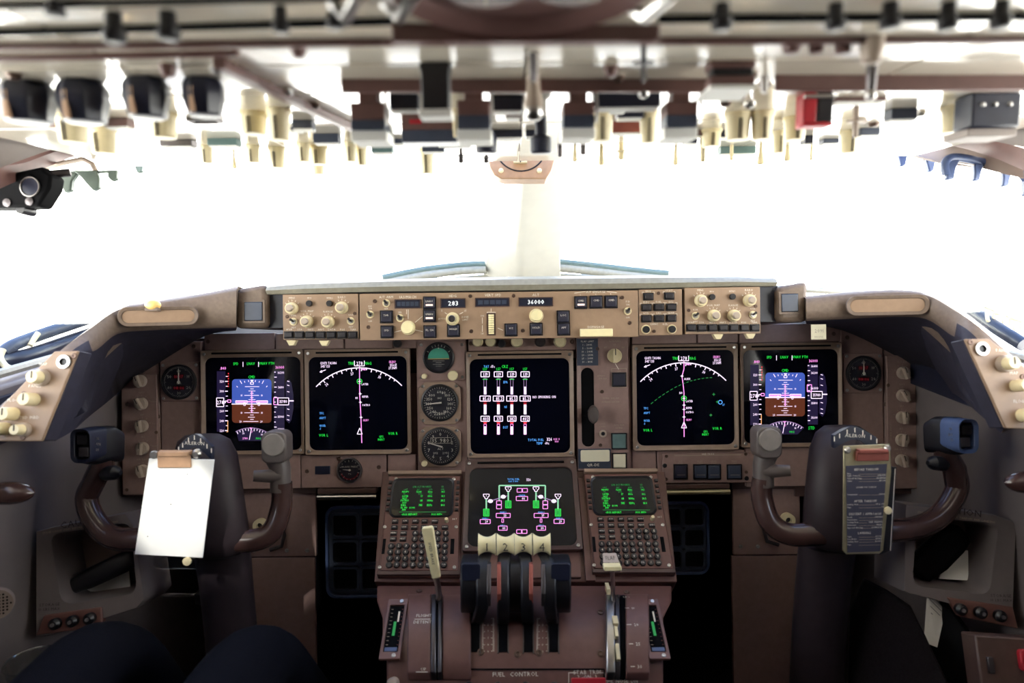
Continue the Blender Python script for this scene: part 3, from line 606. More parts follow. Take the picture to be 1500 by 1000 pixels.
# ---------------------------------------------------------------- sticky note
s = G.sub(1199, 486); t = thing('paper_note', s.M, 'small cream paper note with handwritten number 2091 stuck under the glareshield', 'note')
part('sheet', MB().cbox(0, 0, .0265, .0265, .0, .0006, 'note'), t); mb = MB().text('2091', .0005, .002, .0062, 'print_dim', .0009); mb.text('130.1/06', 0, -.0085, .0034, 'print_dim', .0009); tag(part('handwriting', mb, t, smooth=0), kind='stuff')

# ================================================================ glareshield
gs = thing('glareshield', G.M, 'worn grey brown padded glareshield over the instrument panel', 'glareshield')
rows = []
ztop = G.at(765, 414)[1]
def gp(px, py, z=0.): x, y = G.at(px, py, z); return (x, y, z)
# centre hood: rounded brow over the control panels, running forward to the windscreen
rings = []
for px, y1, y0 in ((392, 417, 431), (440, 412, 430), (560, 408, 427), (765, 404, 425), (960, 402, 422), (1080, 403, 419), (1136, 406, 419)):
    a = gp(px, y0); b = gp(px, y1)
    h = b[1] - a[1]; rings.append([(a[0], a[1], -.03), (a[0], a[1], .004), (a[0], a[1] + h * .35, .010), (a[0], a[1] + h * .75, .004), (b[0], b[1], -.012), (b[0] * 1.02, b[1] - .010, -.25), (b[0] * 1.02, b[1] - .035, -.56), (b[0] * 1.02, a[1] - .05, -.56), (a[0], a[1] - .002, -.2)])
part('hood', MB().loft(rings, 'hood'), gs)
# light-coloured edge pieces lying on the hood
part('hood_cover', MB().loft([[(-.135, ztop - .004, -.03), (-.12, ztop + .0045, -.05), (.135, ztop + .0065, -.05), (.15, ztop - .002, -.03)], [(-.15, ztop + .001, -.1), (-.12, ztop + .005, -.12), (.135, ztop + .007, -.12), (.16, ztop + .002, -.1)]], 'liner'), gs)
# warning light housings
for x0, x1, y0, y1, bx, dk in ((345, 392, 416, 481, (359, 442, 386, 470), (391, 416, 431, 480)), (1138, 1182, 412, 472, (1143, 430, 1168, 457), (1113, 1140, 419, 471))):
    A = [gp(x0, y0 + 8), gp(x1, y0), gp(x1, y1), gp(x0, y1)]
    part('light_housing', MB().prism([(p[0], p[1]) for p in A][::-1], -.18, .006, 'pad'), gs, .009)
    q = G.box(*bx, .006); part('warning_light', MB().cbox(*q, .006, .0115, 'slate', .06), gs, .0008)
    part('warning_light_frame', MB().frame(rr(q[0], q[1], q[2] + .007, q[3] + .007, .002), rr(q[0], q[1], q[2], q[3], .001), .006, .010, 'pad'), gs)
    q = G.box(dk[0], dk[2], dk[1], dk[3], -.01); part('recess', MB().cbox(*q, -.10, -.012, 'navyblack'), gs)
# padded wings that wrap round to the sides
def wing(st, sk, nm):
    rings = []
    for (tx, ty), (bx, by), d, (ux, uy), du in st:
        t_, b_, u_ = P(tx, ty, d), P(bx, by, d), P(ux, uy, du)
        nrm = (C - (t_ + b_) / 2).normalized(); hgt = (t_ - b_)
        rings.append([tuple(b_), tuple(b_ + nrm * .012 + hgt * .12), tuple(b_ + hgt * .5 + nrm * .016), tuple(t_ - hgt * .12 + nrm * .011), tuple(t_ + V((0, .01, -.001))), tuple(t_ + V((0, .13, -.03))), tuple(u_ + V((0, .03, .02))), tuple(u_)])
    M1 = gs.matrix_world.inverted(); loc = [[tuple(M1 @ V(p)) for p in r] for r in rings]
    mb = MB(); n = 8
    sm = []
    for i in range(len(loc) - 1):                          # subdivide stations for a smooth bend
        for k in range(4):
            a, b, c, d_ = loc[max(i - 1, 0)], loc[i], loc[i + 1], loc[min(i + 2, len(loc) - 1)]; tt = k / 4
            sm.append([tuple(.5 * ((2 * V(b[j])) + (V(c[j]) - V(a[j])) * tt + (2 * V(a[j]) - 5 * V(b[j]) + 4 * V(c[j]) - V(d_[j])) * tt * tt + (3 * V(b[j]) - V(a[j]) - 3 * V(c[j]) + V(d_[j])) * tt ** 3)) for j in range(n)])
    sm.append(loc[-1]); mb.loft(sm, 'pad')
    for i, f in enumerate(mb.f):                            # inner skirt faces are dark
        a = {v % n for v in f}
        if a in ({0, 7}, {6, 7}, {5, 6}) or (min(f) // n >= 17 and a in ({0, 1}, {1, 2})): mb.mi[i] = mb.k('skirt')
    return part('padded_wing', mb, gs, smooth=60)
wing((((346, 419), (346, 480), 1.19, (346, 484), 1.36), ((290, 430), (290, 481), 1.185, (300, 492), 1.37), ((215, 442), (215, 484), 1.17, (235, 530), 1.38), ((172, 450), (172, 489), 1.14, (190, 561), 1.38),
      ((135, 474), (142, 512), 1.09, (158, 588), 1.33), ((85, 512), (118, 522), 1.03, (128, 612), 1.18), ((20, 572), (98, 562), 1.0, (108, 630), 1.08), ((-60, 640), (66, 642), .98, (80, 646), 1.02)), None, 'l')
wing((((1181, 434), (1181, 470), 1.19, (1181, 474), 1.36), ((1240, 428), (1240, 467), 1.185, (1235, 484), 1.37), ((1310, 424), (1310, 464), 1.17, (1295, 512), 1.38), ((1358, 428), (1356, 467), 1.14, (1340, 540), 1.38),
      ((1395, 447), (1392, 490), 1.09, (1378, 566), 1.33), ((1440, 478), (1412, 502), 1.03, (1406, 582), 1.18), ((1500, 530), (1434, 550), 1.0, (1434, 606), 1.08), ((1580, 590), (1470, 628), .98, (1466, 634), 1.02)), None, 'r')
for cx_, cy_, wd_, h_, ea, eb in ((232, 463, 96, 18, 1.128, 1.160), (1300, 447, 98, 19, 1.160, 1.128)):          # oblong grip insets
    pa, pb_ = P(cx_ - 48, cy_ + 1, ea), P(cx_ + 48, cy_ - 1, eb); f = Fr((pa + pb_) / 2, pb_ - pa, U0); k = 1.144 / 1000
    o = thing('hand_grip_inset', f.M, 'oblong recessed hand hold on the %s padded glareshield wing' % ('left' if cx_ < 700 else 'right'), 'hand hold')
    part('rim', MB().frame(rr(0, 0, wd_ * k + .012, h_ * k + .012, .016, 7), rr(0, 0, wd_ * k, h_ * k, .012, 7), -.004, .004, 'pad', .002), o, .001); part('inset', MB().prism(rr(0, 0, wd_ * k + .003, h_ * k + .003, .012, 7), -.006, .0, 'tan'), o)
f = Fr(P(224, 447, 1.14), R0, U0); o = thing('amber_lamp', f.M, 'small amber lens on top of the left padded wing', 'lamp'); part('lens', MB().sphere((0, 0, 0), .012, 'amber', sc=(1.1, .8, .8)), o); part('lamp_base', MB().cbox(0, -.007, .022, .006, -.008, .006, 'pad'), o, .001)
# side control panels on the wings
def side_panel(pts, d0, items, lab, jack, sgn):
    f = Fr(P(*pts[0], d0), R0, U0 + F0 * .12); c = f.sub(sum(p[0] for p in pts) / len(pts), sum(p[1] for p in pts) / len(pts))
    t = thing('side_light_panel', c.M, lab, 'control panel'); q = [c.at(*p) for p in pts]
    q = q if sum(a[0] * b[1] - b[0] * a[1] for a, b in zip(q, q[1:] + q[:1])) > 0 else q[::-1]
    part('plate', MB().prism(q, -.001, .004, 'tan'), t, .0015); part('plate_backing', MB().prism(q, -.03, -.001, 'skirt'), t, .002); lb = MB()
    for px, py, r, dual, tt in items:
        x, y = c.at(px, py, .004); r = r * .84 * d0 / 1000
        if dual: part('dial_knob', MB().lathe(0, 0, [(r * 1.35, 0), (r * 1.35, .006), (r * 1.2, .008), (.0003, .008)], 'knobgrey', 22), t, loc=(x, y, .004))
        k = part('dial_knob', MB().lathe(0, 0, [(r * 1.05, 0), (r * 1.05, .004), (r, .02), (r * .9, .022), (.0003, .022)], 'cream', 22), t, loc=(x, y, .004)); part('pointer', MB().box(-.0007, .0007, -r * .2, r * .9, .0219, .0226, 'print_dark'), k)
        lb.text(tt, x, y + r * 1.5 + .006, .0042, 'print_white', .0044)
    tag(part('lettering', lb, t, smooth=0), kind='stuff'); x, y = c.at(*jack, .004); part('jack', MB().frame(circ(x, y, .0095), circ(x, y, .0055), .004, .008, 'steel').cyl(x, y, .0035, .0045, .006, 'black'), t)
    return t, c
t, c = side_panel([(0, 600), (82, 515), (117, 514), (64, 646), (-40, 646), (-40, 640)], .955, [(62, 553, 11, 1, 'MAP'), (50, 585, 11, 0, 'PANEL'), (20, 606, 11, 0, 'FLOOD'), (8, 628, 11, 0, 'CDU'), (37, 629, 9, 1, 'OUTBD INBD')], 'tan angled panel with five cream knobs on the left glareshield wing', (95, 530), -1)
screws(c, [(109, 521), (35, 577), (34, 640)], t, .004, .004)
t, c = side_panel([(1411, 497), (1446, 496), (1540, 572), (1540, 630), (1470, 627)], .955, [(1470, 533, 11, 1, 'PANEL'), (1487, 565, 10, 0, 'MAP'), (1497, 608, 11, 0, 'FLOOD')], 'tan angled panel with cream knobs on the right glareshield wing', (1437, 511), 1)
screws(c, [(1421, 501), (1498, 552)], t, .004, .004)

# ================================================================ panels in the glareshield face
def knob(t, f, px, py, r, m, z=.006, L_=.014, line=True, name='knob', ring=None, cap=None):
    x, y = f.at(px, py, z); k = 1.2 / 1000; r *= k
    o = part(name, MB().lathe(0, 0, [(r, 0), (r, L_ * .8), (r * .92, L_), (.0003, L_)], m, 24), t, loc=(x, y, z))
    if ring: part('knob_skirt', MB().lathe(0, 0, [(r * ring, 0), (r * ring, .002), (r * ring * .96, .0028), (.0003, .0028)], 'cream', 26), o)
    if cap: part('knob_cap', MB().lathe(0, 0, [(r * .62, L_), (r * .62, L_ + .005), (r * .5, L_ + .0065), (.0003, L_ + .0065)], cap, 18), o)
    return o
def toggle(t, f, px, py, z=.006):
    x, y = f.at(px, py, z); o = part('toggle_switch', MB().frame(circ(0, 0, .0068, 18), circ(0, 0, .0044, 18), 0, .0016, 'cream').cyl(0, 0, 0, .003, .0042, 'steel', n=14), t, loc=(x, y, z))
    part('bat', MB().tube([(0, 0, .002), (0, .002, .011), (0, .003, .016)], [.0014, .002, .0024], 'black', 10), o); return o
def pbtn(t, f, px, py, wpx, hpx, m='button', z=.006, lab=None, bar=False, lb=None, hgt=.006, name='push_button'):
    x, y = f.at(px, py, z); k = 1.2 / 1000; wd, h = wpx * k, hpx * k
    o = part(name, MB().cbox(0, 0, wd, h, 0, hgt, m, .12), t, .0008, loc=(x, y, z)); part('button_frame', MB().frame(rr(0, 0, wd + .003, h + .003, .001), rr(0, 0, wd, h, .0008), -.0005, .0022, 'black'), o)
    if lab: part('legend', MB().text(lab, 0, h * (.14), .0034, 'print_white', hgt + .0004), o, smooth=0)
    if bar: part('light_bar', MB().cbox(0, -h * .2, wd * .62, h * .16, hgt - .001, hgt + .0006, 'e_bar'), o)
    return o
def window(t, f, x0, y0, x1, y1, txt=None, z=.006):
    q = f.box(x0, y0, x1, y1, z); o = part('readout_window', MB().cbox(*q, z - .001, z + .001, 'navyblack'), t)
    part('window_rim', MB().frame(rr(q[0], q[1], q[2] + .003, q[3] + .003, .001), rr(*q, .0006), z, z + .0022, 'darkbezel'), o)
    if txt: part('digits', MB().text(txt, q[0], q[1], q[3] * .58, 'e_digit', z + .0014, bold=.04), o, smooth=0)
    else:
        mb = MB(); n = 5
        for i in range(n): mb.cbox(q[0] + q[2] * (-.36 + .18 * i), q[1], q[2] * .14, q[3] * .55, z + .001, z + .0013, 'slate')
        part('digit_blanks', mb, o)
def gpanel(x0, y0, x1, y1, name, lab, m='tan'):
    f = G.sub((x0 + x1) / 2, (y0 + y1) / 2); t = thing(name, f.M, lab, 'control panel'); q = f.box(x0, y0, x1, y1)
    part('face_plate', MB().cbox(*q, -.03, .006, m), t, .001); return t, f
# mode control panel
t, f = gpanel(528, 428, 934, 496, 'mode_control_panel', 'long tan autopilot panel with number windows in the glareshield centre')
A_ = lambda x, y: (400 + x / 5, 410 + y / 5); B_ = lambda x, y: (660 + x / 5, 410 + y / 5)
window(t, f, *A_(897, 147), *A_(1077, 203)); window(t, f, *A_(1232, 140), *A_(1405, 200), '283'); window(t, f, *B_(185, 135), *B_(427, 190)); window(t, f, *B_(503, 132), *B_(745, 188), '36000')
for q in (A_(830, 170), A_(712, 252), A_(930, 278), B_(1297, 228)): toggle(t, f, *q)
for q, lb, br in ((A_(832, 270), 'THR', 0), (A_(836, 380), 'SPD', 0), (A_(1147, 168), 'LNAV', 1), (A_(1147, 263), 'VNAV', 1), (A_(1150, 378), 'FL CH', 0), (A_(1322, 370), 'HOLD', 0), (B_(443, 365), 'V/S', 0), (B_(627, 360), 'HOLD', 0), (B_(825, 270), 'LOC', 0), (B_(828, 360), 'APP', 0), (B_(953, 165), 'CMD', 1), (B_(1065, 162), 'CMD', 0), (B_(1175, 160), 'CMD', 0)):
    pbtn(t, f, *q, 16.5, 16.5, 'button', lab=lb, bar=br)
knob(t, f, *A_(990, 350), 9, 'ivory', ring=1.18); knob(t, f, *A_(1315, 285), 8, 'cream', ring=1.22, cap='darksteel'); knob(t, f, *B_(627, 262), 8.2, 'ivory', ring=1.26)
q = f.box(*B_(278, 250), *B_(318, 398), .006); mb = MB()
part('thumbwheel_slot', MB().cbox(q[0], q[1], q[2] + .006, q[3] + .004, .0055, .0066, 'darkbezel'), t)
for i in range(9): mb.cbox(q[0], q[1] + q[3] * (-.44 + .11 * i), q[2], q[3] * .095, .006, .0125 - .0009 * abs(i - 4), 'ivory')
part('thumbwheel', mb, t, .0006)
q = f.box(*B_(945, 357), *B_(1187, 415), .006); part('disengage_bar', MB().cbox(*q, .006, .014, 'ivory', .03), t, .0012)
mb = MB()
for tt, p, hh in (('A/T ARM', A_(828, 124), .0042), ('OFF', A_(828, 210), .003), ('IAS/MACH', A_(987, 124), .0046), ('HDG', A_(1316, 116), .0046), ('F/D', A_(712, 192), .003), ('ON', A_(712, 208), .003), ('OFF', A_(712, 302), .003), ('SEL', A_(930, 236), .0034), ('AUTO', A_(1236, 283), .0034), ('BANK', A_(1408, 270), .0034), ('LIMIT', A_(1408, 290), .0034), ('25', A_(1408, 224), .0032), ('5', A_(1236, 224), .0032),
                  ('VERT SPD', B_(310, 110), .0046), ('ALT', B_(624, 108), .0046), ('DN', B_(233, 262), .003), ('UP', B_(233, 392), .003), ('A/P ENGAGE', B_(1063, 86), .0042), ('L', B_(952, 106), .003), ('C', B_(1064, 104), .003), ('R', B_(1174, 102), .003), ('F/D', B_(1298, 158), .0034), ('ON', B_(1298, 180), .003), ('OFF', B_(1298, 275), .003), ('DISENGAGE', B_(1064, 343), .004)):
    x, y = f.at(*p, .006); mb.text(tt, x, y, hh, 'print_white', .0064, asp=.95)
for a, b in ((A_(888, 382), A_(945, 368)), (A_(1040, 310), A_(1094, 266)), (A_(1040, 365), A_(1098, 378)), (A_(978, 216), A_(978, 250)), (A_(990, 216), A_(990, 285)), (A_(1258, 238), A_(1275, 250)), (A_(1365, 250), A_(1392, 236)), (B_(345, 352), B_(385, 368)), (B_(268, 236), B_(328, 236)), (B_(268, 236), B_(268, 250)), (B_(328, 236), B_(328, 250)), (B_(297, 208), B_(297, 232)), (B_(907, 96), B_(990, 84)), (B_(1145, 84), B_(1218, 94)), (B_(233, 275), B_(233, 320)), (B_(233, 330), B_(233, 378))):
    mb.line(f.at(*a, .006), f.at(*b, .006), .0009, .0064, 'print_white')
tag(part('lettering', mb, t, smooth=0), kind='stuff'); screws(f, [B_(145, 118), B_(463, 115), B_(152, 375), B_(530, 370), B_(1257, 128), B_(1312, 313), A_(745, 155), A_(698, 345)], t, .0034, .006)
# display selector panel
t, f = gpanel(935, 424, 998, 491, 'display_select_panel', 'small tan panel with eight dark keys and two round buttons in the glareshield'); D_ = lambda x, y: (900 + x / 5, 410 + y / 5); mb = MB()
for x, y, tt in ((248, 122, 'ENG'), (400, 118, 'STAT'), (233, 203, 'ELEC'), (325, 200, 'FUEL'), (415, 200, 'ECS'), (233, 283, 'HYD'), (325, 282, 'DRS'), (415, 280, 'GEAR')):
    pbtn(t, f, *D_(x, y), 12.5, 8.5, 'keyblack'); p = f.at(*D_(x, y - 40), .006); mb.text(tt, p[0], p[1], .0034, 'print_white', .0064)
    a, b = f.at(*D_(x - 44, y - 20), .006), f.at(*D_(x + 44, y - 34), .006); mb.path([a, (a[0], b[1]), (a[0] + .003, b[1])], .0006, .0064, 'print_white'); mb.path([(b[0], a[1]), b, (b[0] - .003, b[1])], .0006, .0064, 'print_white')
for x, y, tt in ((230, 362, 'CANC'), (420, 360, 'RCL')): knob(t, f, *D_(x, y), 5.2, 'black', L_=.007, ring=1.3, name='round_button'); p = f.at(*D_(290 if x < 300 else 372, 322), .006); mb.text(tt, p[0], p[1], .0034, 'print_white', .0064)
tag(part('lettering', mb, t, smooth=0), kind='stuff'); screws(f, [D_(323, 96), D_(290, 375)], t, .003, .006)
# EFIS control panels
def efis(x0, y0, x1, y1, kn, small, tog, keys, tabs, lab):
    t, f = gpanel(x0, y0, x1, y1, 'display_control_panel', lab); mb = MB()
    for i, (px, py) in enumerate(kn):
        knob(t, f, px, py, 8.2, 'cream', L_=.013, ring=1.12, cap='knobgrey', name='selector_knob'); p = f.at(px, py, .006)
        for k in range(5): a = math.radians(40 + 25 * k); mb.line((p[0] + .0125 * math.cos(a), p[1] + .0125 * math.sin(a)), (p[0] + .0155 * math.cos(a), p[1] + .0155 * math.sin(a)), .0008, .0064, 'print_white')
        mb.text(('MINS', 'BARO', 'VOR MAP', 'RANGE')[i], p[0], p[1] + .0185, .0036, 'print_white', .0064)
    for (px, py), tt in zip(small, ('FPV', 'MTRS')): knob(t, f, px, py, 4.4, 'black', L_=.006, name='round_button'); p = f.at(px, py - 8, .006); mb.text(tt, p[0], p[1], .003, 'print_white', .0064)
    for (px, py) in tog: toggle(t, f, px, py); p = f.at(px, py - 9, .006); mb.text('VOR', p[0], p[1], .003, 'print_white', .0064); p = f.at(px, py + 8.5, .006); mb.text('ADF', p[0], p[1], .003, 'print_white', .0064)
    for (px, py), tt in zip(keys, ('WXR', 'STA', 'WPT', 'ARPT', 'DATA', 'POS', 'TERR')): pbtn(t, f, px, py, 11.5, 8.5, 'keyblack'); p = f.at(px, py - 8, .006); mb.text(tt, p[0], p[1], .0032, 'print_white', .0064)
    for (px, py) in tabs: p = f.at(px, py, .006); part('pull_tab', MB().prism([(p[0] - .009, p[1] + .005), (p[0] - .004, p[1] - .0045), (p[0] + .004, p[1] - .0045), (p[0] + .009, p[1] + .005)], -.01, .004, 'cream'), t, .001)
    tag(part('lettering', mb, t, smooth=0), kind='stuff'); return t, f
t, f = efis(416, 431, 526, 497, [A_(140, 208), A_(505, 203), A_(250, 305), A_(405, 308)], [A_(267, 172), A_(415, 172)], [A_(150, 305), A_(570, 300)], [A_(118 + 78 * i, 402) for i in range(7)], [A_(130, 462), A_(370, 464)], 'tan knob and key panel between the left warning light and the autopilot panel')
screws(f, [A_(598, 245), A_(102, 268)], t, .003, .006)
t, f = efis(1002, 421, 1112, 489, [D_(630, 152), D_(985, 150), D_(725, 262), D_(872, 262)], [D_(713, 125), D_(862, 122)], [D_(593, 262), D_(1013, 255)], [D_(560 + 77.5 * i, 350) for i in range(7)], [D_(765, 416), D_(1003, 412)], 'tan knob and key panel between the right warning light and the small key panel')
screws(f, [D_(1035, 192), D_(545, 222)], t, .003, .006)

# ================================================================ centre pedestal
def pp(px, py, d): return P(px, py, d)
PROF = ((664, 1.335), (845, 1.155), (858, 1.15), (880, 1.10), (905, 1.062), (935, 1.032), (965, 1.012), (1000, .998), (1060, .985))   # picture row, depth
def pdepth(py):
    for (a, d), (b, e) in zip(PROF, PROF[1:]):
        if a <= py <= b: return d + (e - d) * (py - a) / (b - a)
    return PROF[-1][1]
base = V((P(768, 1000, 1.05).x, 1.05, 0))
pd = thing('center_pedestal', Matrix.Translation(base), 'red brown centre pedestal with curved throttle quadrant', 'pedestal')
def W(p): return tuple(V(p) - base)
mb = MB(); rings = []
for py, d in PROF[2:]:
    l, r = (552, 984) if py < 905 else (560, 972) if py < 950 else (566, 972)
    a, b = P(l, py, d), P(r, py, d); rings.append([W(a), W(b), W((b.x, b.y + .35, max(.02, b.z - .25))), W((a.x, a.y + .35, max(.02, a.z - .25)))])
a, b = rings[-1][0], rings[-1][1]
rings.append([(a[0], a[1] - .02, -base.z + .002), (b[0], b[1] - .02, -base.z + .002), (b[0], b[1] + .5, -base.z + .002), (a[0], a[1] + .5, -base.z + .002)])
part('quadrant_body', MB().loft(rings, 'redbrown_shaded'), pd, .003, smooth=50)
# sloping forward end that carries the lower display and the keypads
Lb = L.sub(765, 760); inv = Matrix.Translation(-base) @ L.M
fb = MB(); q = [L.at(*p, -.012) for p in ((560, 690), (974, 690), (992, 852), (548, 852))]
part('forward_body', MB().add([tuple(inv @ V((x, y, z))) for z in (-.30, -.012) for x, y in q[::-1]], [(3, 2, 1, 0), (4, 5, 6, 7), (0, 1, 5, 4), (1, 2, 6, 5), (2, 3, 7, 6), (3, 0, 4, 7)], 'redbrown_shaded'), pd, .002)
for x0, y0, x1, y1 in ((684, 808, 850, 846), (676, 700, 683, 846), (852, 696, 866, 846)):
    cx, cy, wd, h = L.box(x0, y0, x1, y1, -.004); v8 = MB().cbox(cx, cy, wd, h, -.014, -.004, 'redbrown_shaded'); v8.v = [tuple(inv @ V(p)) for p in v8.v]; part('filler_plate', v8, pd, .001)
display(L, (680, 674, 848, 806), (687, 685, 841, 799), 'lower display with green and white fuel diagram behind the thrust levers', fuel, (680, 670, 6.247), bm='darkbezel')

# surface frame of the quadrant, for lettering and fittings: per point
def surf(px, py): 
    d = pdepth(py); p = P(px, py, d); a, b = P(px, py - 6, pdepth(py - 6)), P(px, py + 6, pdepth(py + 6))
    return Fr(p, R0, a - b)
def onq(mb, fr, loc0=True):
    mt = Matrix.Translation(-base) @ fr.M; mb.v = [tuple(mt @ V(p)) for p in mb.v]; return mb
for px, py in ((622, 901), (617, 934), (665, 895), (660, 955), (704, 955), (758, 958), (790, 956), (614, 866), (880, 897), (880, 957), (918, 868), (930, 931), (576, 963), (588, 882), (955, 966), (955, 880)):
    f = surf(px, py); part('screw', onq(MB().lathe(0, 0, [(.0052, -.001), (.005, .0018), (.003, .0024), (.0018, .001), (.0001, .001)], 'screw', 14), f), pd)
# raised humps beside the speed brake and the flap lever
def hump(x0, x1, pys, lift, m, nm):
    rg = []
    for py in pys:
        f = surf((x0 + x1) / 2, py); k = lift * (0.25 if py in (pys[0], pys[-1]) else 1)
        a, b = V(P(x0(py) if callable(x0) else x0, py, pdepth(py))), V(P(x1(py) if callable(x1) else x1, py, pdepth(py)))
        rg.append([W(a - f.n * .01), W(b - f.n * .01), W(b + f.n * k), W(a + f.n * k)])
    return part(nm, MB().loft(rg, m), pd, .002, smooth=50)
HY = (872, 882, 895, 912, 935, 960, 985, 996)
hump(598, 632, HY, .012, 'redbrown_shaded', 'speed_brake_cover'); hump(648, 690, HY, .008, 'redbrown_shaded', 'speed_brake_cover')
hump(916, 950, HY, .012, 'redbrown_shaded', 'flap_cover')
hump(632, 640, HY, .013, 'darksteel', 'slot_rail'); hump(642, 648, HY, .013, 'darksteel', 'slot_rail'); hump(640, 642, HY, .004, 'matteblack', 'lever_slot')
hump(887, 900, HY, .013, 'steel', 'flap_gate'); hump(900, 908, HY, .009, 'darksteel', 'flap_gate'); hump(908, 916, HY, .005, 'matteblack', 'lever_slot')
for x0, x1, y0, y1 in ((887, 893, 862, 884), (896, 904, 911, 924), (899, 904, 926, 941), (901, 906, 949, 970)):
    f = surf((x0 + x1) / 2, (y0 + y1) / 2); wd, h = (x1 - x0) * .00105, (y1 - y0) * .00108; part('gate_stop', onq(MB().cbox(0, 0, wd, h, .008, .018, 'cream'), f), pd, .0008)
# throttle slots and scales
for x in (696, 737, 774, 811):
    rg = []
    for py in (880, 895, 912, 930, 945, 955):
        f = surf(x, py); w_ = .0068
        rg.append([W(f.o - R0 * w_ - f.n * .004), W(f.o + R0 * w_ - f.n * .004), W(f.o + R0 * w_ + f.n * .0015), W(f.o - R0 * w_ + f.n * .0015)])
    part('throttle_slot', MB().loft(rg, 'matteblack'), pd)
    for sd in (-1, 1):
        rg = []
        for py in (885, 895, 912, 930, 945, 957):
            f = surf(x, py); c0 = f.o + R0 * sd * .0076; rg.append([W(c0 - R0 * .0009 - f.n * .002), W(c0 + R0 * .0009 - f.n * .002), W(c0 + R0 * .0009 + f.n * .0028), W(c0 - R0 * .0009 + f.n * .0028)])
        part('slot_edge', MB().loft(rg, 'darksteel'), pd)
mb = MB()
for x in (715, 795):
    for i in range(26):
        py = 906 + 1.9 * i; f = surf(x, py); big = i % 5 == 0
        for sd in (-1, 1):
            t1 = MB().line((sd * .0095, 0), (sd * (.0045 if big else .0068), 0), .0006, .0006, 'print_white'); t1 = onq(t1, f); mb.add(t1.v, t1.f, 'print_white')
    for py, tt in ((915, '2'), (924, '1'), (934, '1'), (944, '0'), (954, '0')): f = surf(x, py); t1 = onq(MB().text(tt, 0, 0, .0032, 'print_white', .0006), f); mb.add(t1.v, t1.f, 'print_white')
for tt, px, py, hh, lift in (('FLIGHT', 622, 909, .0052, .0125), ('DETENT', 620, 918, .0052, .0125), ('UP', 622, 980, .0045, .0125), ('FUEL  CONTROL', 755, 987, .006, .0006), ('STAB TRIM', 860, 984, .0056, .0006), ('2 -ON- 3', 860, 991, .005, .0006), ('A.P.L NOSE DN', 908, 997, .0052, .0006),
                             ('UP 1', 917, 884, .0038, .0125), ('10', 927, 900, .0045, .0125), ('20', 931, 922, .0048, .0125), ('25', 933, 947, .0048, .0125), ('30', 935, 976, .005, .0125)):
    f = surf(px, py); t1 = onq(MB().text(tt, 0, 0, hh, 'print_white', lift), f); mb.add(t1.v, t1.f, 'print_white')
for a, b, lift in (((608, 914), (632, 914), .0126), ((611, 984), (628, 984), .0126), ((915, 900), (921, 900), .0126), ((917, 922), (924, 922), .0126), ((920, 947), (926, 947), .0126), ((922, 976), (928, 976), .0126), ((833, 985), (845, 985), .0008), ((833, 985), (833, 1000), .0008), ((876, 985), (886, 985), .0008), ((886, 985), (888, 997), .0008), ((888, 997), (897, 997), .0008)):
    f = surf(*a); e = P(*b, pdepth(b[1])) - f.o; t1 = onq(MB().line((0, 0), (e.dot(f.u), e.dot(f.v)), .001, lift, 'print_white'), f); mb.add(t1.v, t1.f, 'print_white')
tag(part('lettering', mb, pd, smooth=0), kind='stuff')
# seam between throttle quadrant and the fuel control plate
for pts in (((650, 993), (650, 980), (885, 980), (885, 993)),):
    for a, b in zip(pts, pts[1:]): f = surf(*a); e = P(*b, pdepth(b[1])) - f.o; part('seam', onq(MB().line((0, 0), (e.dot(f.u), e.dot(f.v)), .0022, .0012, 'matteblack'), f), pd)
for px, m in ((687, 'cream'), (729, 'cream'), (770, 'cream'), (812, 'cream')): f = surf(px, 1004); part('fuel_switch', onq(MB().lathe(0, 0, [(.006, 0), (.006, .012), (.004, .016), (.0003, .016)], 'darksteel', 16), f), pd)
f = surf(862, 1003); part('trim_switch_guard', onq(MB().cbox(0, 0, .05, .02, 0, .006, 'red'), f), pd, .001)
f = surf(577, 1000); part('trim_handle', onq(MB().lathe(0, 0, [(.008, -.01), (.009, .012), (.007, .02), (.0003, .021)], 'knobgrey', 18), f), pd)
# trim indicators at both sides of the quadrant
for x0, x1, sd in ((563, 592, -1), (943, 972, 1)):
    f = surf((x0 + x1) / 2, 921); t = thing('trim_indicator', f.M, 'tall dark trim scale with green band on the %s side of the quadrant' % ('left' if sd < 0 else 'right'), 'indicator')
    hw, hh = .0155, .052
    part('frame', MB().frame(rr(0, 0, hw * 2, hh * 2, .002), rr(0, 0, hw * 1.45, hh * 1.55, .001), 0, .004, 'redbrown_shaded'), t, .0008); part('scale', MB().cbox(0, 0, hw * 1.5, hh * 1.6, .0002, .001, 'matteblack'), t)
    mb = MB(); mb.box(-.002, .002, -.012, .012, .001, .0014, 'e_dimgreen'); mb.box(.003, .0055, .012, .03, .001, .0015, 'print_white')
    for i in range(11): mb.line((-.009, -.034 + .0068 * i), (-.0055, -.034 + .0068 * i), .0007, .0013, 'print_dim'); mb.line((.008, -.034 + .0068 * i), (.0095, -.034 + .0068 * i), .0007, .0013, 'redlever')
    tag(part('markings', mb, t, smooth=0), kind='stuff'); part('blue_base', MB().cbox(0, -hh * .7, hw * 1.2, .006, .001, .004, 'bluegrey'), t)
    for yy in (-hh * .9, hh * .9): part('screw', SCREW, t, loc=(.006, yy, .004))

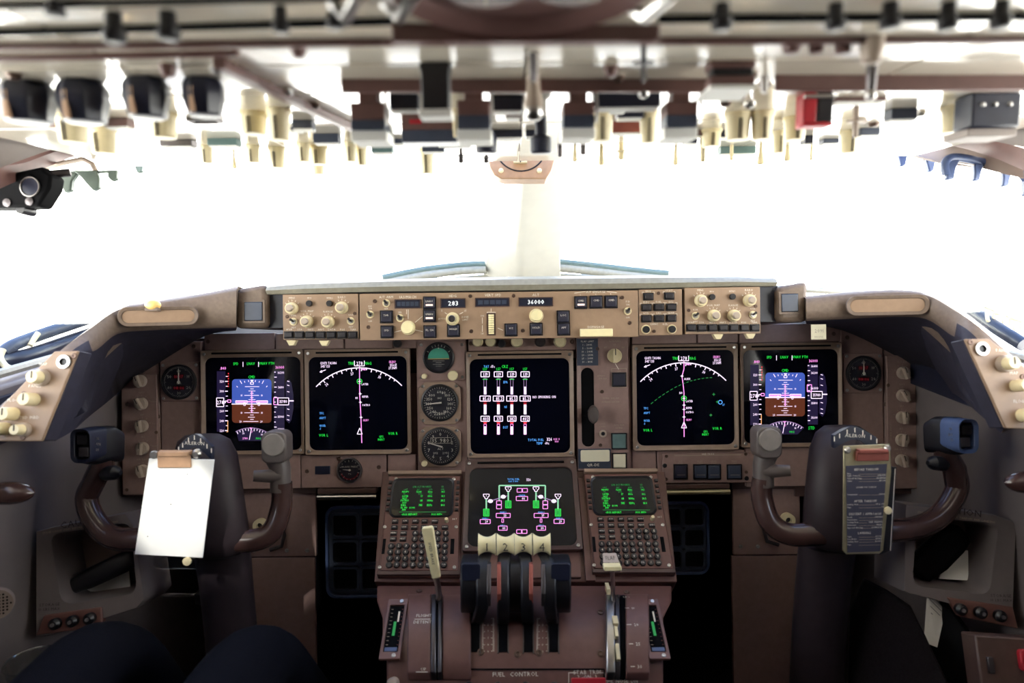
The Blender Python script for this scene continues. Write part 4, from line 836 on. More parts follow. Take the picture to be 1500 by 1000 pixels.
# ---------------------------------------------------------------- thrust levers
HX = (713.5, 740.5, 766.5, 793.5)
arms = ((706, 'black'), (737, 'redlever'), (772, 'redlever'), (806, 'black'))
for i, px in enumerate(HX):
    b0 = surf((696, 737, 774, 811)[i], 915); t = thing('thrust_lever', Matrix.Translation(b0.o), 'cream handled thrust lever marked with the figure ' + ('one, next to the speed brake side', 'two', 'three', 'four, next to the flap lever side')[i], 'lever', 'thrust levers')
    Wt = lambda p: tuple(V(p) - b0.o)
    d = 1.06; cpt = P(px, 797, d); k = d / 1000
    # waisted cream handle, axis across the cockpit
    wd, h = 25.6 * k, 33 * k; prof = []
    for j in range(9):
        x = -wd / 2 + wd * j / 8; e = abs(j - 4) / 4; r = h / 2 * (.66 + .34 * e ** 2); prof.append((x, r))
    rg = []
    for x, r in [(-wd / 2, prof[0][1] * .9)] + prof + [(wd / 2, prof[-1][1] * .9)]:
        rg.append([Wt(cpt + R0 * x + U0 * (r * math.sin(2 * PI * a / 20)) - F0 * (r * .62 * math.cos(2 * PI * a / 20))) for a in range(20)])
    hd = part('handle', MB().loft(rg, 'ivory'), t, smooth=60)
    fr = Fr(cpt - F0 * (h / 2 * .49) - U0 * .001, R0, U0); nb = MB().text(str(i + 1), 0, 0, .0128, 'print_dark', .0012); nb.v = [Wt(fr.M @ V(p)) for p in nb.v]; part('number', nb, hd, smooth=0)
    # curved arm from the slot up to the handle
    ax, am = arms[i]; rg = []
    hw = .0095
    for py, d2, dx in ((808, 1.062, px), (818, 1.05, (px + ax) / 2), (832, 1.035, ax), (850, 1.02, ax), (870, 1.012, ax), (890, 1.014, ax), (908, 1.03, (ax + (696, 737, 774, 811)[i]) / 2), (918, 1.07, (696, 737, 774, 811)[i])):
        c0 = P(dx, py, d2); rg.append([Wt(c0 - R0 * hw), Wt(c0 + R0 * hw), Wt(c0 + R0 * hw + F0 * .045), Wt(c0 - R0 * hw + F0 * .045)])
    part('arm', MB().loft(rg, 'black'), t, .003, smooth=50)
    # second, inner or outer band of the arm
    ox = (690, 752, 759, 821)[i]; rg = []
    w2 = (.0165, .0075, .0075, .0165)[i]
    for py, d2 in ((822, 1.05), (832, 1.04), (850, 1.03), (870, 1.024), (888, 1.03), (898, 1.045)):
        c0 = P(ox, py, d2); rg.append([Wt(c0 - R0 * w2), Wt(c0 + R0 * w2), Wt(c0 + R0 * w2 + F0 * .04), Wt(c0 - R0 * w2 + F0 * .04)])
    part('side_guard' if i in (0, 3) else 'arm_band', MB().loft(rg, 'black'), t, .003, smooth=50)
    rx = (722, 731, 778, 789)[i]; rg = []
    for py, d2 in ((826, 1.035), (850, 1.018), (870, 1.010), (888, 1.016)):
        c0 = P(rx if i in (1, 2) else ax + (10 if i == 0 else -10), py, d2); rg.append([Wt(c0 - R0 * .003), Wt(c0 + R0 * .003), Wt(c0 + R0 * .003 + F0 * .012), Wt(c0 - R0 * .003 + F0 * .012)])
    part('reverser_link', MB().loft(rg, 'redlever' if i in (1, 2) else 'darksteel'), t, .001, smooth=50)
    if i in (0, 3): 
        f = Fr(P(ox, 836, 1.028), R0, U0); q = MB().prism(rr(0, 0, .028, .026, .004), 0, .006, 'navyblack'); q.v = [Wt(f.M @ V(p)) for p in q.v]; part('go_around_switch', q, t, .001)
# speed brake lever
f = surf(640, 878); t = thing('speed_brake_lever', Matrix.Translation(f.o), 'speed brake lever with long cream flat handle leaning over the left keypad', 'lever')
Wt = lambda p: tuple(V(p) - f.o)
part('lever_rod', MB().tube([Wt(P(641, 884, 1.10)), Wt(P(643, 870, 1.075)), Wt(P(641, 855, 1.06)), Wt(P(638, 842, 1.055))], .0048, 'steel', 10), t)
a, b = P(639.5, 846, 1.05), P(626, 771, 1.03); ax = (b - a).normalized(); sd = ax.cross(F0).normalized(); rg = []
for k, wd in ((0, .0062), (.03, .0068), (.95, .0088), (1, .0078)):
    c0 = a + (b - a) * k; rg.append([Wt(c0 + sd * wd - F0 * .005), Wt(c0 - sd * wd - F0 * .005), Wt(c0 - sd * wd + F0 * .005), Wt(c0 + sd * wd + F0 * .005)])
hd = part('handle', MB().loft(rg, 'ivory'), t, .002); fr = Fr((a + b) / 2 - F0 * .0052, ax, F0.cross(ax) * -1)
fr = Fr((a + b) / 2 - F0 * .0056, -ax, -F0.cross(-ax)); nb = MB().text('SPEED BRAKE', 0, 0, .0042, 'print_dark', 0); nb.v = [Wt(fr.M @ V(p)) for p in nb.v]; tag(part('lettering', nb, hd, smooth=0), kind='stuff')
# flap lever
f = surf(897, 878); t = thing('flap_lever', Matrix.Translation(f.o), 'flap lever with flat cream T handle in front of the right keypad', 'lever'); Wt = lambda p: tuple(V(p) - f.o)
part('lever_rod', MB().tube([Wt(P(898, 884, 1.09)), Wt(P(898, 865, 1.07)), Wt(P(897, 836, 1.055))], .0036, 'steel', 10), t)
fr = Fr(P(897, 831, 1.05), R0, U0); q = MB().prism(rr(0, 0, .027, .0075, .002), -.012, .006, 'ivory'); q.add([(-.0125, .004, -.012), (.0125, .004, -.012), (.0105, .013, -.03), (-.0105, .013, -.03)], [(0, 1, 2, 3)], 'knobgrey'); q.v = [Wt(fr.M @ V(p)) for p in q.v]; part('handle', q, t, .0012)
nb = MB().text('FLAP', 0, .0085, .004, 'print_dark', -.0202, asp=1.2); nb.v = [Wt(fr.M @ V((x, y, -.012 - (y - .004) * 2 + .0006))) for x, y, z in nb.v]; tag(part('lettering', nb, t, smooth=0), kind='stuff')

# ---------------------------------------------------------------- keypad units
s = L.sub(618.8, 730.4); cd = thing('keypad_unit', s.M, 'brown keypad unit with green text screen left of the thrust levers', 'keypad unit', 'keypad units'); Z = lambda x, y: (550 + x / 5.885, 690 + y / 5.885)
q = [s.at(*Z(*p)) for p in ((115, 12), (745, 8), (728, 905), (12, 905))]; part('housing', MB().prism(q[::-1], -.012, -.002, 'cdu_brown'), cd, .0015)
q2 = [s.at(*Z(*p)) for p in ((112, 50), (735, 48), (715, 865), (40, 862))]; part('face_plate', MB().prism(q2[::-1], -.002, .004, 'cdu_brown'), cd, .0012)
part('top_rail', MB().prism([s.at(*Z(*p)) for p in ((115, 10), (745, 6), (742, 36), (113, 40))][::-1], -.002, .008, 'bezel'), cd, .001); part('bottom_rail', MB().prism([s.at(*Z(*p)) for p in ((18, 868), (726, 868), (728, 902), (14, 902))][::-1], -.002, .006, 'darkbezel'), cd, .001)
x0, y0 = s.at(*Z(150, 238)); x1, y1 = s.at(*Z(662, 238)); tp = s.at(*Z(410, 85))[1]; bt = s.at(*Z(400, 392))[1]; cx, cy = (x0 + x1) / 2, (tp + bt) / 2
n = 6; part('screen_bezel', MB().frame(rr(cx, cy, x1 - x0 + .006, tp - bt + .006, .012, n), rr(cx, cy, x1 - x0 - .001, tp - bt - .001, .010, n), .004, .007, 'black', .005), cd)
scn = part('screen', MB().prism(rr(cx, cy, x1 - x0, tp - bt, .010, n), .0035, .0048, 'screen'), cd); mb = MB(); S = Scr(s, 550, 690, 5.885, .0052, mb)
for y, cells, hh, m in ((133, ((400, 'QTR ACT PROGRESS'), (578, '1/3')), 15, 'e_dimgreen'), (156, ((262, 'LAST'), (372, 'ALT'), (475, 'ATA'), (580, 'FUEL')), 13, 'e_dimgreen'), (176, ((258, 'MAVPU'), (375, 'FL360'), (472, '1326z'), (582, '34.5')), 16, 'e_green'),
                        (195, ((248, 'TO'), (385, 'DTG'), (475, 'ETA')), 13, 'e_dimgreen'), (213, ((256, 'LATEB'), (398, '27'), (470, '1356z'), (582, '33.2')), 16, 'e_green'), (233, ((252, 'NEXT'),), 14, 'e_green'), (251, ((252, 'PATRO'), (394, '68'), (470, '1400z'), (580, '30.5')), 19, 'e_green'),
                        (271, ((250, 'DEST'),), 14, 'e_green'), (291, ((242, 'EGLL'), (388, '785'), (466, '1537z'), (580, '10.0')), 19, 'e_green'), (313, ((245, 'SEL SPD'), (315, 'ECON')), 15, 'e_green'), (331, ((242, '.840'),), 18, 'e_green'), (371, ((292, '<POS REPORT'), (528, 'POS REF>')), 19, 'e_green')):
    for x, tt in cells: S.tx(tt, x, y, hh, m, bold=.05)
S.ln([(205, 351), (610, 351)], 4, 'e_dimgreen'); tag(part('screen_text', mb, scn, smooth=0), kind='stuff')
kw = MB().cbox(0, 0, .0118, .0080, 0, .0045, 'keyblack', .14).mesh('key'); kr = MB().lathe(0, 0, [(.0056, 0), (.0056, .003), (.0048, .0045), (.0002, .0045)], 'keyblack', 14).mesh('key'); ks = MB().cbox(0, 0, .006, .0055, 0, .004, 'keyblack', .1).mesh('key'); lg = MB()
def key(me, zx, zy, tt, hh=.0042):
    x, y = s.at(*Z(zx, zy), .004); part('key', me, cd, .0006 if me is kw else 0, loc=(x, y, .004)); 
    if tt: lg.text(tt, x, y, hh, 'print_white', .0088)
for i, x in enumerate((170, 258, 345, 425, 512)): key(kw, x, 435, ('INIT', 'RTE', 'DEP', 'ATC', 'VNAV')[i], .0026)
for i, x in enumerate((165, 250, 335, 420, 507, 600)): key(kw, x, 487, ('FIX', 'LEGS', 'HOLD', 'FMC', 'PROG', 'EXEC')[i], .0026)
for y, xs, tt in ((538, (158, 243), ('MENU', 'NAV')), (588, (153, 238), ('PREV', 'NEXT'))):
    for x, q in zip(xs, tt): key(kw, x, y, q, .0026)
for y, xs, tt in ((538, (345, 410, 475, 540, 607), 'ABCDE'), (588, (340, 405, 470, 537, 605), 'FGHIJ'), (648, (137, 202, 267, 335, 400, 468, 535, 600), '123KLMNO'), (700, (130, 195, 260, 330, 397, 465, 532, 597), '456PQRST'), (755, (125, 190, 257, 325, 392, 460, 530, 595), '789UVWXY'), (810, (118, 185, 252, 322, 387, 457, 525, 590), ('.', '0', '±', 'Z', 'SP', 'DEL', '/', 'CLR'))):
    for x, q in zip(xs, tt): key(kr, x, y, q, .0042 if len(q) == 1 else .0026)
for i in range(6): key(ks, 130 - 5.5 * i, 100 + 47 * i, ''); key(ks, 714 - 3 * i, 100 + 47 * i, '')
tag(part('key_lettering', lg, cd, smooth=0), kind='stuff')
x, y = s.at(*Z(614, 430), .004); part('brightness_knob', MB().lathe(0, 0, [(.0038, 0), (.0036, .008), (.0028, .011), (.0002, .011)], 'cream', 14), cd, loc=(x, y, .004)); lg2 = MB().text('BRT', s.at(*Z(685, 420))[0], s.at(*Z(685, 420))[1], .0032, 'print_white', .0044); tag(part('lettering', lg2, cd, smooth=0), kind='stuff')
for zx0, zx1, zy0, zy1 in ((62, 88, 590, 720), (648, 680, 590, 720)): q = s.box(*Z(zx0, zy0), *Z(zx1, zy1)); part('finger_slot', MB().cbox(*q, .0035, .0046, 'matteblack'), cd)
for zx, zy in ((35, 828), (680, 828), (178, 66), (675, 68), (80, 480), (695, 480)): x, y = s.at(*Z(zx, zy), .004); part('fastener', SCREW, cd, loc=(x, y, .004))
c2 = dup(cd, None, L.sub(912, 727.5).M); c2['label'] = 'brown keypad unit with green text screen beside the flap lever handle'

# ================================================================ control columns
def yoke(cl, grip, cap, stub, hub, colm, lab, sgn, dial):
    b0 = P(*colm[-1][:2], 1.15); b0 = V((b0.x, b0.y + .05, 0.002))
    t = thing('control_column', Matrix.Translation(b0), lab, 'control column'); Wt = lambda p: tuple(V(p) - b0)
    dp = 1.13
    # the two horns with the cross bar, one bent tube
    pts = [P(x, y, dp - k) for x, y, k in cl]; sp = spline(pts, 7)
    part('wheel', MB().tube([Wt(p) for p in sp], [.0165 + .0022 * math.sin(PI * i / (len(sp) - 1)) for i in range(len(sp))], 'yoke', 16), t, smooth=60)
    # inner horn head with its round cap
    f = Fr(P(*cap, dp - .012), R0, U0); q = MB().prism(rr(0, -.002, .041, .052, .012), -.022, .014, 'yokegrey'); q.v = [Wt(f.M @ V(p)) for p in q.v]; hd = part('horn_head', q, t, .003)
    q = MB().lathe(0, .003, [(.0185, .014), (.0185, .016), (.017, .0172), (.0003, .0172)], 'capgrey', 30); q.v = [Wt(f.M @ V(p)) for p in q.v]; part('round_cap', q, hd)
    a, b = P(*stub[0], dp - .005), P(*stub[1], dp - .02); part('stub', MB().tube([Wt(a), Wt(b)], [.012, .0088], 'yokegrey', 14), t)
    a, b = P(*cap, dp), P(*stub[0], dp); part('horn_neck', MB().tube([Wt(a - U0 * .02), Wt(b + U0 * .012), Wt(b - U0 * .025)], [.019, .0165, .0168], 'yokegrey', 16), t)
    # outer grip with trim switch box
    gx, gy = grip; f = Fr(P(gx, gy, dp - .02), R0 * 1.0 + F0 * (.35 * sgn), U0 - R0 * (.12 * sgn))
    q = MB().loft([[(x * k, y * k2 - o, z) for x, y in rr(0, 0, .036, .060, .012)] for z, k, k2, o in ((-.04, .8, .85, .006), (-.02, 1.05, 1., 0), (.012, 1.05, 1.0, 0), (.020, .9, .92, 0))], 'black'); q.v = [Wt(f.M @ V((p[0] + sgn * .008, p[1], p[2]))) for p in q.v]; gp_ = part('grip_head', q, t, .002, smooth=50)
    f2 = Fr(P(gx + sgn * 18, gy - 1, dp - .036), R0 + F0 * (.18 * sgn), U0)
    q = MB().frame(rr(0, 0, .036, .054, .012), rr(0, 0, .026, .043, .007), -.02, .018, 'bluegrey' if sgn > 0 else 'navyblack', .014); q.v = [Wt(f2.M @ V(p)) for p in q.v]; bx = part('switch_box', q, gp_, .001)
    q = MB().cbox(0, .010, .021, .018, 0, .014, 'black', .1).cbox(0, -.010, .021, .018, 0, .011, 'darksteel', .1); q.v = [Wt(f2.M @ V(p)) for p in q.v]; part('trim_switch', q, gp_, .0015)
    q = MB(); [q.text(tt, -sgn * .013, .014 - .009 * i, .0045, 'print_white', .0208) for i, tt in enumerate(('NOSE', 'DOWN', 'TRIM'))]; q.v = [Wt(f.M @ V(p)) for p in q.v]; tag(part('lettering', q, gp_, smooth=0), kind='stuff')
    part('grip_neck', MB().tube([Wt(P(gx, gy + 8, dp - .01)), Wt(P(gx - sgn * 2, gy + 28, dp - .006)), Wt(P(*cl[0 if sgn < 0 else -1][:2], dp)), Wt(P(*cl[1 if sgn < 0 else -2][:2], dp))], [.018, .0185, .018, .017], 'yoke', 16), t)
    kx = gx - sgn * 22; part('push_to_talk', MB().tube([Wt(P(gx - sgn * 8, gy + 41, dp - .01)), Wt(P(kx + sgn * 4, gy + 40, dp - .022)), Wt(P(kx, gy + 40, dp - .026)), Wt(P(kx - sgn * 7, gy + 40, dp - .028))], [.012, .0118, .011, .004], 'black', 14), t)
    # hub cover
    rg = []
    for x0, x1, y, d in hub: 
        a, b = P(x0, y, d), P(x1, y, d); c0 = (a + b) / 2; hw = (b - a).length / 2
        rg.append([Wt(c0 + R0 * (hw * math.cos(2 * PI * k / 24) * 1.0) - F0 * (max(.02, hw * .75) * math.sin(2 * PI * k / 24))) for k in range(24)])
    part('hub_cover', MB().loft(rg, 'column'), t, smooth=60)
    # trim dial strip on top of the hub
    (dx0, dy0), (dxm, dym), (dx1, dy1), dd = dial; rg = []; tk = MB(); sp = spline([P(dx0, dy0, dd), P(dxm, dym, dd), P(dx1, dy1, dd)], 6)
    for p in sp: rg.append([Wt(p + U0 * .008), Wt(p - U0 * .012), Wt(p - U0 * .012 + F0 * .01), Wt(p + U0 * .008 + F0 * .01)])
    ds = part('trim_dial', MB().loft(rg, 'navyblack'), t)
    for i in range(0, len(sp), 2): p = sp[i] - F0 * .0006; tk.add([Wt(p + U0 * .006 - R0 * .0008), Wt(p + U0 * .006 + R0 * .0008), Wt(p - U0 * .001 + R0 * .0008), Wt(p - U0 * .001 - R0 * .0008)], [(0, 1, 2, 3)], 'print_white')
    fr = Fr(sp[len(sp) // 2] - F0 * .0008 - U0 * .006, sp[-1] - sp[0], U0); q = MB().text('AILERON', 0, 0, .0052, 'print_white', 0); tk.add([Wt(fr.M @ V(p)) for p in q.v], q.f, 'print_white'); tag(part('dial_marks', tk, ds, smooth=0), kind='stuff')
    # column
    rg = []
    for x, y, wpx, d in colm:
        c0 = P(x, y, d); hw = wpx * d / 2000; rg.append([Wt(c0 + R0 * hw * math.cos(2 * PI * k / 20) - V((0, 1, 0)) * hw * .8 * math.sin(2 * PI * k / 20)) for k in range(20)])
    lo = rg[-1]; rg.append([(p[0], p[1] + .05, 0.0) for p in lo]); part('column', MB().loft(rg, 'column'), t, smooth=60)
    part('column_boot', MB().lathe(0, .06, [(.09, 0), (.085, .03), (.06, .07), (.05, .09)], 'matteblack', 20), t)
    return t
yoke([(140, 700, 0), (127, 728, 0), (138, 762, .01), (165, 787, .02), (210, 790, .03), (300, 788, .03), (365, 792, .02), (398, 778, .01), (412, 742, 0), (413, 706, 0)], (148, 652), (405, 652), ((411, 697), (371, 697)), 
     [(272, 322, 637, 1.14), (262, 336, 645, 1.13), (256, 346, 665, 1.12), (254, 352, 700, 1.11), (254, 358, 745, 1.11), (256, 364, 785, 1.11), (262, 362, 806, 1.12), (290, 350, 812, 1.13)],
     [(325, 800, 80, 1.16), (331, 850, 76, 1.17), (338, 920, 74, 1.18), (345, 1000, 74, 1.19)], 'dark brown control wheel and column carrying the white clipboard', -1, ((262, 660), (285, 643), (310, 662), 1.045))
yoke([(1117, 700, 0), (1116, 728, 0), (1128, 764, .01), (1155, 782, .02), (1200, 782, .03), (1290, 778, .03), (1345, 772, .02), (1380, 752, .01), (1402, 715, 0), (1398, 686, 0)], (1388, 638), (1123, 645), ((1118, 690), (1158, 689)), 
     [(1208, 1258, 624, 1.14), (1196, 1272, 634, 1.13), (1188, 1280, 655, 1.12), (1184, 1286, 690, 1.11), (1180, 1290, 735, 1.11), (1178, 1292, 770, 1.11), (1184, 1288, 796, 1.12), (1200, 1270, 802, 1.13)],
     [(1212, 795, 80, 1.16), (1206, 850, 78, 1.17), (1200, 920, 76, 1.18), (1196, 1000, 76, 1.19)], 'dark brown control wheel and column carrying the dark checklist board', 1, ((1222, 645), (1252, 632), (1284, 648), 1.045))

# ---------------------------------------------------------------- clipboard with white paper
f = Fr(P(257, 745, 1.02), R0 * 1.0 + U0 * -.01, U0 - F0 * .08 - R0 * .10); k = 1.02 / 1000
t = thing('clipboard', f.M, 'clear clipboard with a blank white sheet clipped to the left control wheel', 'clipboard')
part('board', MB().prism(rr(-.004, -.006, .068, .176, .008), -.004, -.0015, 'clear_plastic'), t, .0006)
q = [f.at(*p) for p in ((219, 671), (314, 673), (297, 816), (198, 811))]; sh = MB(); N = 6
sh.loft([[(x, y, -.001) for x, y in q[::-1]], [(x, y, .0012) for x, y in q[::-1]]], 'paper'); pap = part('paper_sheet', sh, t)
dots = MB(); [dots.cyl(*f.at(*p), .0012, .0015, .0008, 'print_dark', n=8) for p in ((275, 694), (251, 738), (217, 785))]; part('specks', dots, pap)
x, y = f.at(257, 675); part('clip', MB().cbox(x, y, .049, .018, .001, .005, 'clipwood').cbox(x, y + .012, .049, .008, -.004, .008, 'clipwood', .1).cyl(x - .031, y + .010, -.002, .003, .006, 'steel', n=14), t, .001)
x, y = f.at(289, 664); part('rivet', MB().lathe(x, y, [(.007, -.001), (.007, .003), (.004, .006), (.0003, .006)], 'steel', 16), t)
x, y = f.at(275, 821); part('thumb_nut', MB().lathe(x, y, [(.0062, 0), (.0062, .004), (.0003, .005)], 'cream', 16), t)
# ---------------------------------------------------------------- metal checklist board
f = Fr(P(1270, 732, 1.02), R0, U0 - F0 * .05); t = thing('checklist_board', f.M, 'metal checklist board with dark printed card clipped to the right control wheel', 'clipboard')
q = [f.at(*p) for p in ((1236, 653), (1304, 650), (1306, 690), (1294, 806), (1288, 811), (1240, 812), (1235, 806))]; part('board', MB().prism(q[::-1], -.003, 0, 'boardmetal'), t, .0008)
q = [f.at(*p, -.01) for p in ((1298, 682), (1313, 684), (1306, 806), (1288, 812))]; part('spare_card', MB().prism(q[::-1], -.012, -.009, 'black'), t, .0005)
a, b = f.at(1311, 686, -.009), f.at(1304, 806, -.009); part('card_edge', MB().line(a, b, .0012, -.0085, 'print_white'), t)
q = [f.at(*p) for p in ((1239, 682), (1299, 679), (1289, 807), (1241, 809))]; cdp = part('card', MB().prism(q[::-1], 0, .0008, 'card'), t)
mb = MB(); k = 1.02 / 1000; rz = 220 / 1000.
def cl_(zx, zy): return f.at(1200 + zx * rz, 610 + zy * rz)
for tt, zx, zy, hh in (('BEFORE TAKEOFF', 312, 350, .0036), ('AFTER TAKEOFF', 305, 560, .0036), ('DESCENT / APPROACH', 303, 645, .0036), ('LANDING', 298, 772, .0036), ('CLEARED FOR TAKEOFF', 310, 468, .0022)):
    x, y = cl_(zx, zy); mb.text(tt, x, y, hh, 'print_white', .0011, asp=.85)
for l, r, zy in (('Flaps', '', 378), ('Flight Controls', 'CHECKED', 392), ('Takeoff Briefing', 'REVIEWED', 410), ('Cabin', 'SECURE', 427), ('Transponder', 'TA/RA', 517), ('Landing Gear', 'UP & OFF', 583), ('Flaps', 'UP', 602), ('Recall', 'CHECKED', 668), ('Autobrakes', '', 685), ('Landing Data', 'VREF, MINIMUMS', 702), ('Altimeters', 'PRESET', 720), ('Approach Briefing', 'COMPLETED', 738), ('Cabin', 'SECURE', 797), ('Speedbrake', 'ARMED', 813), ('Landing Gear', 'DOWN', 830), ('Flaps', '', 850)):
    e = 445 - (zy - 380) * .07; x, y = cl_(184, zy); mb.text(l, x, y, .0024, 'print_white', .0011, 'l', .85); x2, _ = cl_(e, zy); mb.text(r, x2, y, .0024, 'print_white', .0011, 'r', .85) if r else None
    mb.line((cl_(262, zy)[0], y - .0012), (x2 - len(r) * .0017, y - .0012), .0004, .0011, 'print_dim')
tag(part('checklist_print', mb, cdp, smooth=0), kind='stuff')
x, y = f.at(1276, 666); part('clip', MB().cbox(x, y - .001, .048, .014, 0, .006, 'clipwood').cbox(x, y + .007, .046, .006, 0, .010, 'clipwood', .1), t, .001).data.materials[0] = MATS['redlever']
for px, py in ((1241, 659), (1299, 656)): x, y = f.at(px, py); part('rivet', MB().lathe(x, y, [(.0052, 0), (.0052, .002), (.003, .0045), (.0003, .0045)], 'steel', 16), t)
x, y = f.at(1300, 747); part('thumb_nut', MB().lathe(x, y, [(.0056, -.002), (.0056, .003), (.0003, .004)], 'cream', 16), t)

# ================================================================ foot wells
for x0, x1, y0, y1, lab in ((480, 575, 742, 872, 'left'), (962, 1036, 735, 838, 'right')):
    f = Fr(P((x0 + x1) / 2, (y0 + y1) / 2, 1.45), R0, U0); t = thing('foot_rest_grid', f.M, 'black moulded panel with square pockets in the %s foot well' % lab, 'foot well panel'); cx, cy, wd, h = f.box(x0, y0, x1, y1)
    part('back', MB().prism(rr(cx, cy, wd, h, .02), -.02, 0, 'slate'), t, .002)
    part('rim', MB().frame(rr(cx, cy, wd + .006, h + .006, .022, 6), rr(cx, cy, wd - .006, h - .006, .018, 6), 0, .008, 'bluegrey'), t, .001)
    me = MB().prism(rr(0, 0, wd * .36, h * .23, .006), 0, .002, 'matteblack').mesh('pocket'); mr = MB().frame(rr(0, 0, wd * .36 + .01, h * .23 + .01, .008), rr(0, 0, wd * .36, h * .23, .006), 0, .01, 'slate').mesh('pocket_rim')
    for i in range(2):
        for j in range(3):
            o = part('pocket', me, t, loc=(cx + wd * (-.22 + .44 * i), cy + h * (.30 - .3 * j), .0)); part('pocket_rim', mr, o)
for x0, x1, y, d, lab in ((500, 585, 874, 1.5, 'left'), (240, 305, 871, 1.45, 'captain'), (968, 1000, 816, 1.5, 'right')):
    a, b = P(x0, y, d), P(x1, y, d); t = thing('pedal_bar', Matrix.Translation((a + b) / 2), 'polished metal rod low in the %s foot well' % lab, 'rod'); hw = (b - a).length / 2
    part('rod', MB().tube([(-hw, 0, 0), (hw, 0, 0)], .006, 'chrome', 12), t); part('bracket', MB().box(hw - .02, hw, -.02, .05, -.012, .012, 'black'), t, .002)
# cable ring and bracket beside the columns
for px, py in ((383, 768), (1152, 692 + 68)):
    f = M.sub(px, py, -.02); t = thing('ring_fitting', f.M, 'cream ring knob with curved bracket behind the %s control wheel' % ('left' if px < 700 else 'right'), 'knob')
    part('ring', MB().frame(circ(0, 0, .014), circ(0, 0, .006), 0, .012, 'cream').cyl(0, 0, 0, .004, .007, 'black'), t)
    sg = 1 if px < 700 else -1; part('bracket', MB().tube([(sg * .045, .0, .008), (sg * .05, -.02, .01), (sg * .044, -.042, .01), (sg * .02, -.05, .008)], .004, 'darksteel', 8), t)

# ================================================================ side consoles
def console(sd, face, hole, strip_, d, lab):
    g = Fr(P(*face[0], d), R0 + F0 * (-.12 * sd), U0 + F0 * .15); cxp = sum(p[0] for p in hole) / 4; cyp = sum(p[1] for p in hole) / 4; f = g.sub(cxp, cyp)
    t = thing('side_console', f.M, lab, 'side console'); q = [f.at(*p) for p in face]; h4 = [f.at(*p) for p in hole]
    def rnd(pts, r=.018, n=5):                                # rounded polygon
        out = []
        for i in range(len(pts)):
            p, a, b = V(pts[i]), V(pts[i - 1]), V(pts[(i + 1) % len(pts)]); u, w_ = (a - p).normalized() * r, (b - p).normalized() * r
            for j in range(n): s_ = j / (n - 1); out.append(tuple((p + u) * (1 - s_) ** 2 + p * 2 * s_ * (1 - s_) + (p + w_) * s_ ** 2))
        return out
    ho = rnd(h4); fo = rnd(q, .012)
    n = len(ho); ctr = V((sum(p[0] for p in ho) / n, sum(p[1] for p in ho) / n))
    def ray(p):                                               # outline point of the face seen from the hole's centre
        dr = (V(p) - ctr).normalized(); best = None
        for i in range(len(q)):
            a, b = V(q[i]), V(q[(i + 1) % len(q)]); e = b - a; den = dr.x * e.y - dr.y * e.x
            if abs(den) < 1e-9: continue
            tt = ((a.x - ctr.x) * e.y - (a.y - ctr.y) * e.x) / den; uu = ((a.x - ctr.x) * dr.y - (a.y - ctr.y) * dr.x) / den
            if tt > 0 and -.001 <= uu <= 1.001 and (best is None or tt < best): best = tt
        return tuple(ctr + dr * (best or .1))
    oo = [ray(p) for p in ho]
    mb = MB().loft([[(x, y, -.12) for x, y in oo], [(x, y, -.004) for x, y in oo], [(x * .985 + ctr.x * .015, y * .985 + ctr.y * .015, 0) for x, y in oo], [(x + (x - ctr.x) * .03, y + (y - ctr.y) * .03, 0) for x, y in ho], [(x, y, -.004) for x, y in ho], [(x * .93 + ctr.x * .07, y * .93 + ctr.y * .07, -.085) for x, y in ho]], 'liner_shaded', cap=False)
    part('housing', mb, t, smooth=50)
    part('pocket_back', MB().prism(ho, -.09, -.084, 'liner_dark'), t)
    q = [f.at(*p) for p in strip_]; ar = sum(a[0] * b[1] - b[0] * a[1] for a, b in zip(q, q[1:] + q[:1])); q = q if ar > 0 else q[::-1]
    sp = part('knob_strip', MB().prism(q, -.01, .004, 'cdu_brown'), t, .002)
    xs = [(strip_[0][0] * (1 - u) + strip_[1][0] * u, (strip_[0][1] + strip_[3][1]) / 2 * (1 - u) + (strip_[1][1] + strip_[2][1]) / 2 * u) for u in (.2, .5, .8)]
    for px, py in xs: x, y = f.at(px, py, .004); part('strip_knob', MB().lathe(x, y, [(.009, .004), (.009, .012), (.005, .016), (.0003, .016)], 'black', 16).cyl(x, y, .016, .019, .003, 'steel', n=10), t)
    lt = MB(); x, y = f.at(*((122, 764) if sd < 0 else (1403, 748))); lt.text('CAUTION', x, y, .011, 'print_dark', .0006, rot=.12 * -sd); x, y = f.at(*((118, 772) if sd < 0 else (1400, 757))); lt.text('STOW LOOSE ITEMS BEFORE TAKEOFF AND LANDING', x, y, .0032, 'print_dim', .0006, rot=.12 * -sd)
    x, y = f.at(*((73, 885) if sd < 0 else (1466, 872))); lt.text('STORAGE', x, y, .0048, 'print_dark', .0006); lt.text('10 LBS MAX', x, y - .007, .0042, 'print_dark', .0006); tag(part('lettering', lt, t, smooth=0), kind='stuff')
    return t, f
t, f = console(-1, ((52, 778), (180, 745), (196, 770), (212, 878), (196, 896), (52, 936)), ((75, 783), (190, 766), (199, 868), (92, 884)), ((66, 900), (150, 888), (152, 916), (54, 930)), 1.13, 'pale side console with a storage pocket under the left wing panel')
a = f.sub(150, 838, -.04); o = thing('sunglasses_case', a.M @ Matrix.Rotation(.42, 4, 'Z'), 'long black case lying in the left storage pocket', 'case'); part('shell', MB().loft([[(x, y * k, z * k) for y, z in rr(0, 0, .032, .026, .011)] for x, k in ((-.052, .5), (-.047, .85), (-.02, 1.05), (.035, 1.1), (.052, .95), (.058, .6))], 'black'), o, smooth=60); part('seam', MB().box(-.045, .05, .0166, .0176, -.001, .001, 'navyblack'), o)
